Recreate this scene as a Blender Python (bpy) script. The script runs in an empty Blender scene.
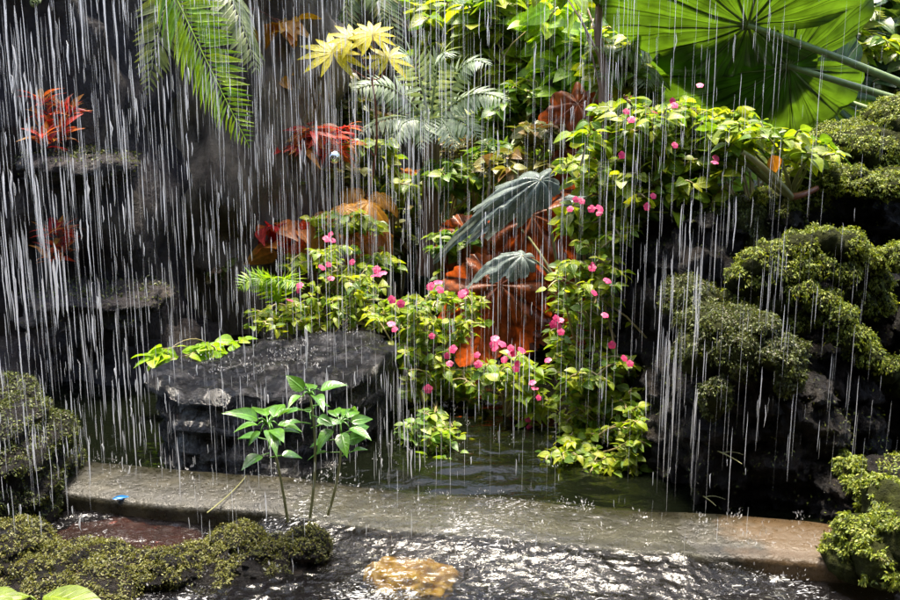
import bpy, bmesh, math, random
import numpy as np
from mathutils import Vector
rng = np.random.default_rng(7)
random.seed(7)
sc = bpy.context.scene
col = sc.collection
V = lambda *a: np.array(a, float)
UP = V(0, 0, 1)

# ------------------------------------------------------------------ camera geometry
CAM = V(0, 0, 1.2); FPX = 965.0; PITCH = math.atan2(200, 965)
FW = V(0, math.cos(PITCH), -math.sin(PITCH)); CU = V(0, math.sin(PITCH), math.cos(PITCH)); CX = V(1, 0, 0)
def ray(px, py): return FW + CX*((px-450)/FPX) + CU*((300-py)/FPX)
def P(px, py, Y):
    d = ray(px, py); return CAM + d*(Y/d[1])
def G(px, py, z):
    d = ray(px, py); return CAM + d*((z-CAM[2])/d[2])
def S(Y): return Y/FPX            # metres per pixel at depth Y

# ------------------------------------------------------------------ numpy noise
def _h(ix, iy, iz, s):
    n = (ix.astype(np.int64)*374761393 + iy.astype(np.int64)*668265263 + iz.astype(np.int64)*2147483647 + s*974711) & 0xffffffff
    n = ((n ^ (n >> 13))*1274126177) & 0xffffffff
    n = ((n ^ (n >> 15))*2246822519) & 0xffffffff
    return ((n ^ (n >> 16)) & 0xffff)/65535.0
def vnoise(p, s=0):
    i = np.floor(p); f = p-i; u = f*f*(3-2*f); i = i.astype(np.int64)
    x, y, z = i[:, 0], i[:, 1], i[:, 2]; r = 0
    for dx in (0, 1):
        for dy in (0, 1):
            for dz in (0, 1):
                w = (u[:, 0] if dx else 1-u[:, 0])*(u[:, 1] if dy else 1-u[:, 1])*(u[:, 2] if dz else 1-u[:, 2])
                r = r + w*_h(x+dx, y+dy, z+dz, s)
    return r*2-1
def fbm(p, o=4, s=0):
    r = 0; a = 1.0; t = 0
    for k in range(o):
        r = r+a*vnoise(p*(2.03**k)+k*17.3, s+k); t += a; a *= .52
    return r/t

# ------------------------------------------------------------------ mesh builder
def nrm(a):
    a = np.asarray(a, float); l = np.linalg.norm(a, axis=-1, keepdims=True); l[l < 1e-9] = 1; return a/l
class MB:
    def __init__(s): s.v = []; s.f = {3: [], 4: []}; s.uv = []; s.n = 0
    def add(s, v, faces, uv=None):
        v = np.asarray(v, float).reshape(-1, 3); faces = np.asarray(faces, int)
        s.v.append(v); s.uv.append(np.zeros((len(v), 2)) if uv is None else uv)
        if len(faces): s.f[faces.shape[1]].append(faces+s.n)
        s.n += len(v)
    def inst(s, tpl, pos, dirs, nors, scale):
        """copies of a template (verts, faces, uv): its y along dirs, z near nors"""
        tv, tf, tu = tpl; pos = np.asarray(pos, float).reshape(-1, 3); N = len(pos)
        if N == 0: return
        y = nrm(np.broadcast_to(dirs, (N, 3))); x = nrm(np.cross(y, np.broadcast_to(nors, (N, 3))+1e-5)); z = np.cross(x, y)
        M = np.stack([x, y, z], 1); sc_ = np.asarray(scale, float)
        sc_ = np.broadcast_to(sc_.reshape(-1, 1) if sc_.ndim < 2 else sc_, (N, 3)) if sc_.ndim < 2 else sc_
        vv = np.einsum('kj,nj,nji->nki', tv, sc_, M)+pos[:, None, :]
        off = (np.arange(N)*len(tv))[:, None, None]
        ff = (tf[None]+off).reshape(-1, tf.shape[1])
        s.add(vv.reshape(-1, 3), ff, np.tile(tu, (N, 1)))
    def tube(s, pts, r0, r1=None, sides=6, rad=None):
        pts = np.asarray(pts, float); n = len(pts)
        r = np.linspace(r0, r0 if r1 is None else r1, n) if rad is None else np.asarray(rad)
        t = nrm(np.gradient(pts, axis=0)); ref = V(1, 0, 0) if abs(t[0, 0]) < .8 else V(0, 1, 0)
        a = nrm(np.cross(t, ref)); b = np.cross(t, a)
        th = np.arange(sides)*2*math.pi/sides
        ring = pts[:, None]+r[:, None, None]*(np.cos(th)[None, :, None]*a[:, None]+np.sin(th)[None, :, None]*b[:, None])
        i = np.arange(n-1)[:, None]*sides; j = np.arange(sides)[None]; k = (j+1) % sides
        f = np.stack([i+j, i+k, i+sides+k, i+sides+j], -1).reshape(-1, 4)
        uv = np.stack(np.broadcast_arrays(th[None]/6.283, np.linspace(0, 1, n)[:, None]), -1).reshape(-1, 2)
        s.add(ring.reshape(-1, 3), f, uv)
        s.f[3].append(np.array([[s.n-sides+0, s.n-sides+q, s.n-sides+q+1] for q in range(1, sides-1)]))
    def build(s, name, mat, parent=None, origin=None, smooth=True):
        me = bpy.data.meshes.new(name)
        v = np.concatenate(s.v) if s.v else np.zeros((0, 3))
        o0 = np.zeros(3) if origin is None else np.asarray(origin)
        v = v-o0
        L = []; st = []; tot = []; c = 0
        for k in (3, 4):
            for f in s.f[k]:
                L.append(f.reshape(-1)); st.append(c+np.arange(len(f))*k); tot.append(np.full(len(f), k)); c += f.size
        L = np.concatenate(L); st = np.concatenate(st); tot = np.concatenate(tot)
        me.vertices.add(len(v)); me.vertices.foreach_set('co', v.astype(np.float32).ravel())
        me.loops.add(len(L)); me.loops.foreach_set('vertex_index', L.astype(np.int32))
        me.polygons.add(len(st)); me.polygons.foreach_set('loop_start', st.astype(np.int32)); me.polygons.foreach_set('loop_total', tot.astype(np.int32))
        me.polygons.foreach_set('use_smooth', np.full(len(st), smooth))
        at = me.attributes.new('luv', 'FLOAT2', 'POINT'); at.data.foreach_set('vector', np.concatenate(s.uv).astype(np.float32).ravel())
        me.update(calc_edges=True)
        me.materials.append(mat)
        o = bpy.data.objects.new(name, me); col.objects.link(o)
        if parent is not None: o.parent = parent
        elif origin is not None: o.location = o0
        return o
def tag(o, label=None, cat=None, group=None, kind=None):
    if label: o['label'] = label
    if cat: o['category'] = cat
    if group: o['group'] = group
    if kind: o['kind'] = kind
    return o
def thing(name, label, cat, loc, group=None):
    o = bpy.data.objects.new(name, None); col.objects.link(o); o.location = loc; o.empty_display_size = .05
    return tag(o, label, cat, group)

# ------------------------------------------------------------------ materials
def mat(name):
    m = bpy.data.materials.new(name); m.use_nodes = True; nt = m.node_tree; nt.nodes.clear()
    def nd(t, **k):
        n = nt.nodes.new(t)
        for a, b in k.items():
            if a.startswith('i_'): n.inputs[a[2:].replace('_', ' ')].default_value = b
            else: setattr(n, a, b)
        return n
    ln = lambda a, b: nt.links.new(a, b)
    return m, nd, ln
def c4(c): return (c[0], c[1], c[2], 1)
def ramp(nd, stops, interp='LINEAR'):
    r = nd('ShaderNodeValToRGB'); e = r.color_ramp.elements; r.color_ramp.interpolation = interp
    e[0].position, e[0].color = stops[0][0], c4(stops[0][1]); e[1].position, e[1].color = stops[-1][0], c4(stops[-1][1])
    for p, c in stops[1:-1]:
        q = e.new(p); q.color = c4(c)
    return r
def leaf_mat(name, cols, trans=.45, rough=.38, vein=(1.5, .25), tint=(1.3, 1.25, .5), spec=.5, nveins=7, mott=(40, .65, 1.3)):
    """cols: leaf colours spread over the leaves at random; veins drawn from the leaf's own coordinates"""
    m, nd, ln = mat(name)
    geo = nd('ShaderNodeNewGeometry')
    stops = [(i/max(1, len(cols)-1), c) for i, c in enumerate(cols)]
    cr = ramp(nd, stops); ln(geo.outputs['Random Per Island'], cr.inputs[0])
    at = nd('ShaderNodeAttribute', attribute_name='luv'); sp = nd('ShaderNodeSeparateXYZ'); ln(at.outputs['Vector'], sp.inputs[0])
    ab = nd('ShaderNodeMath', operation='ABSOLUTE'); ln(sp.outputs[0], ab.inputs[0])
    mid = nd('ShaderNodeMapRange'); mid.inputs[1].default_value = .04; mid.inputs[2].default_value = .16; mid.inputs[3].default_value = 1; mid.inputs[4].default_value = 0
    ln(ab.outputs[0], mid.inputs[0])
    m1 = nd('ShaderNodeMath', operation='MULTIPLY_ADD'); ln(ab.outputs[0], m1.inputs[0]); m1.inputs[1].default_value = -1.6
    m2 = nd('ShaderNodeMath', operation='MULTIPLY'); ln(sp.outputs[1], m2.inputs[0]); m2.inputs[1].default_value = nveins; ln(m2.outputs[0], m1.inputs[2])
    pp = nd('ShaderNodeMath', operation='PINGPONG'); ln(m1.outputs[0], pp.inputs[0]); pp.inputs[1].default_value = .5
    sv = nd('ShaderNodeMapRange'); sv.inputs[1].default_value = 0.02; sv.inputs[2].default_value = .14; sv.inputs[3].default_value = vein[1]; sv.inputs[4].default_value = 0
    ln(pp.outputs[0], sv.inputs[0])
    mx = nd('ShaderNodeMath', operation='MAXIMUM'); ln(mid.outputs[0], mx.inputs[0]); ln(sv.outputs[0], mx.inputs[1])
    no = nd('ShaderNodeTexNoise'); no.inputs['Scale'].default_value = mott[0]; no.inputs['Detail'].default_value = 4
    tc = nd('ShaderNodeTexCoord'); ln(tc.outputs['Object'], no.inputs['Vector'])
    hs = nd('ShaderNodeHueSaturation'); ln(cr.outputs[0], hs.inputs['Color'])
    mr = nd('ShaderNodeMapRange'); mr.inputs[1].default_value = .3; mr.inputs[2].default_value = .7; mr.inputs[3].default_value = mott[1]; mr.inputs[4].default_value = mott[2]
    ln(no.outputs[0], mr.inputs[0]); ln(mr.outputs[0], hs.inputs['Value'])
    vm = nd('ShaderNodeMix', data_type='RGBA', blend_type='MULTIPLY'); vm.inputs[0].default_value = 1
    vc = nd('ShaderNodeMix', data_type='RGBA'); ln(mx.outputs[0], vc.inputs[0]); vc.inputs[6].default_value = (1, 1, 1, 1); vc.inputs[7].default_value = (vein[0],)*3+(1,)
    ln(hs.outputs[0], vm.inputs[6]); ln(vc.outputs[2], vm.inputs[7])
    pr = nd('ShaderNodeBsdfPrincipled'); pr.inputs['Roughness'].default_value = rough; pr.inputs['Specular IOR Level'].default_value = spec
    ln(vm.outputs[2], pr.inputs['Base Color'])
    bp = nd('ShaderNodeBump'); bp.inputs['Strength'].default_value = .35; bp.inputs['Distance'].default_value = .004; ln(mx.outputs[0], bp.inputs['Height']); ln(bp.outputs[0], pr.inputs['Normal'])
    tr = nd('ShaderNodeBsdfTranslucent')
    tm = nd('ShaderNodeMix', data_type='RGBA', blend_type='MULTIPLY'); tm.inputs[0].default_value = 1; ln(vm.outputs[2], tm.inputs[6]); tm.inputs[7].default_value = c4(tint); ln(tm.outputs[2], tr.inputs[0])
    ms = nd('ShaderNodeMixShader'); ms.inputs[0].default_value = trans; ln(pr.outputs[0], ms.inputs[1]); ln(tr.outputs[0], ms.inputs[2])
    out = nd('ShaderNodeOutputMaterial'); ln(ms.outputs[0], out.inputs[0])
    return m
def rock_mat(name, cols, scale=6, rough=(.2, .6), bump=.8, bscale=22, spec=.5, stretch=(1, 1, 1)):
    m, nd, ln = mat(name)
    tc = nd('ShaderNodeTexCoord'); mp = nd('ShaderNodeMapping'); mp.inputs['Scale'].default_value = stretch; ln(tc.outputs['Object'], mp.inputs[0])
    n1 = nd('ShaderNodeTexNoise'); n1.inputs['Scale'].default_value = scale; n1.inputs['Detail'].default_value = 8; n1.inputs['Roughness'].default_value = .65; ln(mp.outputs[0], n1.inputs['Vector'])
    stops = [(.3+.4*i/(len(cols)-1), c) for i, c in enumerate(cols)]
    cr = ramp(nd, stops); ln(n1.outputs[0], cr.inputs[0])
    n2 = nd('ShaderNodeTexNoise'); n2.inputs['Scale'].default_value = bscale; n2.inputs['Detail'].default_value = 10; n2.inputs['Roughness'].default_value = .7; ln(mp.outputs[0], n2.inputs['Vector'])
    vo = nd('ShaderNodeTexVoronoi', feature='DISTANCE_TO_EDGE'); vo.inputs['Scale'].default_value = bscale*.5; ln(mp.outputs[0], vo.inputs['Vector'])
    ma = nd('ShaderNodeMath', operation='MULTIPLY_ADD'); ln(vo.outputs[0], ma.inputs[0]); ma.inputs[1].default_value = .5; ln(n2.outputs[0], ma.inputs[2])
    bp = nd('ShaderNodeBump'); bp.inputs['Strength'].default_value = bump; bp.inputs['Distance'].default_value = .03; ln(ma.outputs[0], bp.inputs['Height'])
    mr = nd('ShaderNodeMapRange'); mr.inputs[1].default_value = .35; mr.inputs[2].default_value = .65; mr.inputs[3].default_value = rough[0]; mr.inputs[4].default_value = rough[1]; ln(n2.outputs[0], mr.inputs[0])
    pr = nd('ShaderNodeBsdfPrincipled'); pr.inputs['Specular IOR Level'].default_value = spec
    ln(cr.outputs[0], pr.inputs['Base Color']); ln(mr.outputs[0], pr.inputs['Roughness']); ln(bp.outputs[0], pr.inputs['Normal'])
    out = nd('ShaderNodeOutputMaterial'); ln(pr.outputs[0], out.inputs[0])
    return m
def flat_mat(name, c, rough=.5, metal=0, trans=0, var=.25):
    m, nd, ln = mat(name)
    no = nd('ShaderNodeTexNoise'); no.inputs['Scale'].default_value = 30; no.inputs['Detail'].default_value = 4
    tc = nd('ShaderNodeTexCoord'); ln(tc.outputs['Object'], no.inputs['Vector'])
    cr = ramp(nd, [(.3, [x*(1-var) for x in c]), (.7, [min(1, x*(1+var)) for x in c])]); ln(no.outputs[0], cr.inputs[0])
    pr = nd('ShaderNodeBsdfPrincipled'); pr.inputs['Roughness'].default_value = rough; pr.inputs['Metallic'].default_value = metal
    ln(cr.outputs[0], pr.inputs['Base Color']); out = nd('ShaderNodeOutputMaterial')
    if trans:
        tr = nd('ShaderNodeBsdfTranslucent'); ln(cr.outputs[0], tr.inputs[0]); ms = nd('ShaderNodeMixShader'); ms.inputs[0].default_value = trans
        ln(pr.outputs[0], ms.inputs[1]); ln(tr.outputs[0], ms.inputs[2]); ln(ms.outputs[0], out.inputs[0])
    else: ln(pr.outputs[0], out.inputs[0])
    return m
def water_mat(name, tint, foam_glint=0.0, bscale=40, bump=.3, rough=.06, clear=.5, stretch=(1, 1.5, 1), ior=1.33, see=(.55, .6, .5)):
    m, nd, ln = mat(name)
    tc = nd('ShaderNodeTexCoord'); mp = nd('ShaderNodeMapping'); mp.inputs['Scale'].default_value = stretch; ln(tc.outputs['Object'], mp.inputs[0])
    n = nd('ShaderNodeTexNoise'); n.inputs['Scale'].default_value = bscale; n.inputs['Detail'].default_value = 4; n.inputs['Distortion'].default_value = .6; ln(mp.outputs[0], n.inputs['Vector'])
    bp = nd('ShaderNodeBump'); bp.inputs['Strength'].default_value = bump; bp.inputs['Distance'].default_value = .012; ln(n.outputs[0], bp.inputs['Height'])
    gl = nd('ShaderNodeBsdfGlossy'); gl.inputs['Roughness'].default_value = rough; ln(bp.outputs[0], gl.inputs['Normal'])
    df = nd('ShaderNodeBsdfDiffuse'); df.inputs[0].default_value = c4(tint)
    tp = nd('ShaderNodeBsdfTransparent'); tp.inputs[0].default_value = see+(1,)
    b = nd('ShaderNodeMixShader'); b.inputs[0].default_value = clear; ln(df.outputs[0], b.inputs[1]); ln(tp.outputs[0], b.inputs[2])
    fr = nd('ShaderNodeFresnel'); fr.inputs[0].default_value = ior; ln(bp.outputs[0], fr.inputs['Normal'])
    s = nd('ShaderNodeMixShader'); ln(fr.outputs[0], s.inputs[0]); ln(b.outputs[0], s.inputs[1]); ln(gl.outputs[0], s.inputs[2])
    out = nd('ShaderNodeOutputMaterial'); last = s
    if foam_glint:  # white foam flecks that also paint in sky reflections on the ripples
        n2 = nd('ShaderNodeTexNoise'); n2.inputs['Scale'].default_value = 34; n2.inputs['Detail'].default_value = 5; n2.inputs['Distortion'].default_value = 2.2
        n2.inputs['Roughness'].default_value = .6
        mp2 = nd('ShaderNodeMapping'); mp2.inputs['Scale'].default_value = (1, 1.9, 1); mp2.inputs['Rotation'].default_value = (0, 0, .5); ln(tc.outputs['Object'], mp2.inputs[0]); ln(mp2.outputs[0], n2.inputs['Vector'])
        n3 = nd('ShaderNodeTexNoise'); n3.inputs['Scale'].default_value = 3.2; n3.inputs['Detail'].default_value = 2; ln(tc.outputs['Object'], n3.inputs['Vector'])
        ad = nd('ShaderNodeMath', operation='MULTIPLY_ADD'); ln(n3.outputs[0], ad.inputs[0]); ad.inputs[1].default_value = .55; ln(n2.outputs[0], ad.inputs[2])
        fm = nd('ShaderNodeMapRange'); fm.inputs[1].default_value = .90-foam_glint*.12; fm.inputs[2].default_value = 1.02-foam_glint*.08; fm.inputs[3].default_value = 0; fm.inputs[4].default_value = .6; ln(ad.outputs[0], fm.inputs[0])
        fd = nd('ShaderNodeBsdfPrincipled'); fd.inputs['Base Color'].default_value = (.8, .81, .84, 1); fd.inputs['Roughness'].default_value = .3
        ln(bp.outputs[0], fd.inputs['Normal'])
        s2 = nd('ShaderNodeMixShader'); ln(fm.outputs[0], s2.inputs[0]); ln(s.outputs[0], s2.inputs[1]); ln(fd.outputs[0], s2.inputs[2]); last = s2
    ln(last.outputs[0], out.inputs[0])
    return m
def thread_mat():
    m, nd, ln = mat('aerated_falling_water')
    geo = nd('ShaderNodeNewGeometry')
    al = nd('ShaderNodeMapRange'); al.inputs[3].default_value = .05; al.inputs[4].default_value = .68; ln(geo.outputs['Random Per Island'], al.inputs[0])
    pr = nd('ShaderNodeBsdfPrincipled'); pr.inputs['Base Color'].default_value = (.93, .94, .97, 1); pr.inputs['Roughness'].default_value = .15
    tr = nd('ShaderNodeBsdfTranslucent'); tr.inputs[0].default_value = (.93, .94, .97, 1)
    a = nd('ShaderNodeMixShader'); a.inputs[0].default_value = .5; ln(pr.outputs[0], a.inputs[1]); ln(tr.outputs[0], a.inputs[2])
    tp = nd('ShaderNodeBsdfTransparent'); s = nd('ShaderNodeMixShader'); ln(al.outputs[0], s.inputs[0]); ln(tp.outputs[0], s.inputs[1]); ln(a.outputs[0], s.inputs[2])
    out = nd('ShaderNodeOutputMaterial'); ln(s.outputs[0], out.inputs[0]); return m

M = {}
M['yellowgreen'] = leaf_mat('sunny_leaf', [(.07, .16, .012), (.16, .27, .015), (.28, .37, .018), (.38, .43, .02), (.11, .22, .02), (.34, .37, .02), (.09, .17, .02)], trans=.5)
M['green'] = leaf_mat('mid_green_leaf', [(.06, .14, .015), (.10, .21, .02), (.17, .28, .02), (.28, .36, .03), (.12, .2, .02)])
M['bright'] = leaf_mat('fresh_green_leaf', [(.16, .32, .012), (.25, .42, .02), (.38, .50, .02)])
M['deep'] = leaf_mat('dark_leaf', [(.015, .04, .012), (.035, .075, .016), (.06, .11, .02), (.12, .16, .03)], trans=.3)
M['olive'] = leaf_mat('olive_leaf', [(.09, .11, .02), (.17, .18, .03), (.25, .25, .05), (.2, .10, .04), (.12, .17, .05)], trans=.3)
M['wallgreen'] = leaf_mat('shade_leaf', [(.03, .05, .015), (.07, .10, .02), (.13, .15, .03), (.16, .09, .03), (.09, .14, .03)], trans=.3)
M['gold'] = leaf_mat('yellow_leaf', [(.46, .42, .008), (.56, .50, .01)], trans=.5)
M['amber'] = leaf_mat('amber_leaf', [(.5, .22, .012), (.6, .32, .02), (.42, .13, .012), (.45, .38, .03)])
M['orange'] = leaf_mat('orange_leaf', [(.40, .07, .01), (.5, .13, .015), (.45, .25, .02), (.30, .03, .015)], tint=(1.3, 1, .5))
M['red'] = leaf_mat('red_leaf', [(.5, .02, .03), (.6, .09, .03), (.4, .03, .06), (.6, .3, .05), (.55, .15, .03), (.35, .25, .05)], tint=(1.3, .8, .7))
M['rust'] = leaf_mat('rusty_leaf', [(.34, .075, .018), (.5, .15, .025), (.22, .055, .018), (.55, .22, .03)], trans=.45, tint=(1.5, 1, .5), vein=(.5, .5), nveins=9, mott=(22, .25, 1.6))
M['silver'] = leaf_mat('silver_leaf', [(.11, .15, .13), (.2, .25, .23), (.15, .18, .13)], trans=.25, tint=(1, 1, 1), vein=(.5, .6), nveins=10, rough=.3, mott=(30, .55, 1.35))
M['ear'] = leaf_mat('elephant_ear_leaf', [(.025, .07, .009), (.038, .09, .011)], trans=.55, mott=(9, .5, 1.5), tint=(1.9, 1.5, .4), vein=(.3, .6), rough=.3, nveins=1)
M['ear_vein'] = flat_mat('elephant_ear_vein', (.16, .24, .07), .4, trans=.2)
M['greyfern'] = leaf_mat('grey_green_fern', [(.22, .3, .19), (.33, .41, .29), (.16, .23, .15)], trans=.35)
M['dimfern'] = leaf_mat('dim_fern', [(.10, .15, .05), (.17, .22, .08), (.20, .17, .06)], trans=.3)
M['palefern'] = leaf_mat('pale_fern', [(.16, .2, .07), (.22, .26, .1)], trans=.35)
M['fern'] = leaf_mat('lit_fern', [(.14, .30, .012), (.24, .40, .015), (.33, .45, .02)], trans=.45)
M['moss'] = leaf_mat('moss_leaf', [(.04, .065, .010), (.13, .18, .018), (.25, .31, .03), (.08, .12, .014), (.38, .43, .06), (.10, .085, .025)], trans=.3, rough=.45)
M['palemoss'] = leaf_mat('olive_moss_leaf', [(.06, .07, .018), (.13, .14, .03), (.22, .22, .06), (.09, .10, .02), (.13, .10, .04)], trans=.3)
M['darkmoss'] = leaf_mat('dim_moss_leaf', [(.018, .028, .008), (.06, .08, .016), (.14, .17, .03), (.04, .055, .014), (.07, .055, .02)], trans=.25)
M['pink'] = leaf_mat('pink_petal', [(.7, .02, .12), (.85, .09, .28), (.6, .03, .14), (.8, .2, .36)], trans=.3, tint=(1, .8, .9), vein=(.8, .1))
M['palepink'] = leaf_mat('pale_pink_petal', [(.75, .2, .45), (.7, .12, .4)], trans=.3, tint=(1, .9, 1), vein=(.9, .1))
M['frontleaf'] = leaf_mat('front_leaf', [(.11, .18, .012), (.18, .24, .015)], trans=.35, vein=(1.5, .7), nveins=9)
M['stem'] = flat_mat('green_stem', (.27, .22, .09), .45)
M['redstem'] = flat_mat('reddish_stem', (.22, .07, .04), .45)
M['palestem'] = flat_mat('pale_stem', (.24, .24, .10), .4)
M['bark'] = rock_mat('bark', [(.08, .05, .035), (.22, .13, .09), (.33, .22, .16)], scale=14, stretch=(1, 1, .2), bump=.6)
M['palebark'] = rock_mat('pale_bark', [(.35, .34, .3), (.6, .58, .5)], scale=10, stretch=(1, 1, .3), bump=.4)
M['wetrock'] = rock_mat('wet_dark_rock', [(.012, .011, .018), (.035, .03, .04), (.07, .06, .065)], scale=5, bump=1, rough=(.18, .5))
M['cliff'] = rock_mat('cliff_rock', [(.012, .010, .014), (.04, .033, .034), (.12, .095, .07)], scale=4, bump=1.4, rough=(.3, .75), spec=.35)
M['brownrock'] = rock_mat('brown_mossy_rock', [(.004, .0035, .005), (.018, .0135, .012), (.06, .042, .027)], scale=13, bump=2.4, rough=(.3, .7), spec=.35)
M['slab'] = rock_mat('slate_slab', [(.004, .004, .006), (.03, .029, .032), (.2, .195, .2)], scale=16, bump=2.6, rough=(.05, .3), bscale=24, spec=1.0)
M['weir'] = rock_mat('weir_stone', [(.006, .0055, .003), (.018, .0165, .009), (.042, .037, .021)], scale=12, bump=.35, rough=(.15, .5), bscale=60)
_nt = M['weir'].node_tree; _b = [q for q in _nt.nodes if q.type == 'BSDF_PRINCIPLED'][0]; _src = _b.inputs['Base Color'].links[0].from_socket
_tc = _nt.nodes.new('ShaderNodeTexCoord'); _sx = _nt.nodes.new('ShaderNodeSeparateXYZ'); _nt.links.new(_tc.outputs['Object'], _sx.inputs[0])
_no = _nt.nodes.new('ShaderNodeTexNoise'); _no.inputs['Scale'].default_value = 9; _no.inputs['Detail'].default_value = 6; _nt.links.new(_tc.outputs['Object'], _no.inputs['Vector'])
_ma = _nt.nodes.new('ShaderNodeMath'); _ma.operation = 'MULTIPLY_ADD'; _nt.links.new(_no.outputs[0], _ma.inputs[0]); _ma.inputs[1].default_value = .45; _nt.links.new(_sx.outputs[0], _ma.inputs[2])
_mr = _nt.nodes.new('ShaderNodeMapRange'); _mr.inputs[1].default_value = .96; _mr.inputs[2].default_value = 1.05; _nt.links.new(_ma.outputs[0], _mr.inputs[0])
_mx = _nt.nodes.new('ShaderNodeMix'); _mx.data_type = 'RGBA'; _nt.links.new(_mr.outputs[0], _mx.inputs[0]); _nt.links.new(_src, _mx.inputs[6]); _mx.inputs[7].default_value = (.075, .048, .022, 1); _nt.links.new(_mx.outputs[2], _b.inputs['Base Color'])
M['sand'] = rock_mat('sandy_deposit', [(.2, .12, .05), (.33, .21, .09)], scale=14, bump=.35, rough=(.3, .6), bscale=80)
M['redrock'] = rock_mat('red_brown_stone', [(.02, .006, .005), (.08, .017, .010), (.14, .03, .015)], scale=7, bump=.6, rough=(.1, .4))
M['soil'] = rock_mat('bank_soil', [(.015, .014, .008), (.035, .035, .015), (.05, .06, .02)], scale=4, bump=.8, rough=(.6, .9), spec=.2)
M['pondbed'] = rock_mat('pond_bed', [(.02, .018, .012), (.05, .045, .03)], scale=6, bump=.5)

# ------------------------------------------------------------------ templates
def leaf_tpl(n=5, w=.28, a=.8, fold=.25, droop=.25, stalk=0.0, tip=1.0):
    v = []; uv = []
    for i in range(n+1):
        t = i/n; wd = w*max(0.02, math.sin(math.pi*min(1, t**a*1.0)))**tip if 0 < i < n else w*.03
        z = -droop*t*t
        for s in (-1, 0, 1): v.append((s*wd, stalk+t*(1-stalk), z+fold*abs(s)*wd)); uv.append((s, t))
    f = []
    for i in range(n):
        for s in (0, 1): q = i*3+s; f.append((q, q+1, q+4, q+3))
    return np.array(v, float), np.array(f), np.array(uv, float)
T_OV = leaf_tpl(6, .34, .72, .25, .35, tip=.85); T_OVF = leaf_tpl(3, .33, .72, .3, .25, tip=.85)
T_LAN = leaf_tpl(6, .13, .8, .3, .35); T_BIG = leaf_tpl(9, .33, .7, .25, .4)
T_FING = leaf_tpl(6, .12, .95, .2, .12); T_PIN = leaf_tpl(3, .12, .6, .2, .2); T_ROUND = leaf_tpl(5, .42, .75, .15, .2)
def petal_tpl():
    vs = []; fs = []; us = []; n = 0
    for k in range(5):
        a = k*2*math.pi/5; tv, tf, tu = leaf_tpl(6, .44, 1.75, .08, .12, tip=.6)
        c, s = math.cos(a), math.sin(a); tv = tv.copy(); tv[:, 2] += .03*(k % 2)
        vs.append(np.stack([tv[:, 0]*c-tv[:, 1]*s, tv[:, 0]*s+tv[:, 1]*c, tv[:, 2]], 1)); fs.append(tf+n); us.append(tu); n += len(tv)
    return np.concatenate(vs), np.concatenate(fs), np.concatenate(us)
T_FLO = petal_tpl()
def blossom_mesh(m, name='flower'):
    b = MB(); b.inst(T_FLO, [V(0, 0, 0)], V(0, 1, 0), V(0, 0, 1), 1.0); b.tube([V(0, 0, .0), V(0, 0, .12)], .1, .04, 6)
    o = b.build(name, m); me = o.data; bpy.data.objects.remove(o); return me
FLO = {'pink': blossom_mesh(M['pink']), 'palepink': blossom_mesh(M['palepink'])}
def add_flower(root, pos, size, kind='pink', face=None):
    o = bpy.data.objects.new('flower', FLO[kind]); col.objects.link(o); o.parent = root
    o.location = Vector(pos)-root.location; o.scale = (size,)*3
    f = V(0, -.75, .65)+rng.normal(0, .35, 3) if face is None else face
    o.rotation_mode = 'QUATERNION'; o.rotation_quaternion = Vector(f).to_track_quat('Z', 'Y'); return o
def flowers(root, spots, Y, size=.024, n=2, kind='pink', spread=.018):
    for s in spots:
        px, py = s[:2]; k = s[2] if len(s) > 2 else n
        p = P(px, py, Y)
        for _ in range(k): add_flower(root, p+rng.normal(0, spread, 3)*(k > 1), size*rng.uniform(.8, 1.15), kind)

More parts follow.
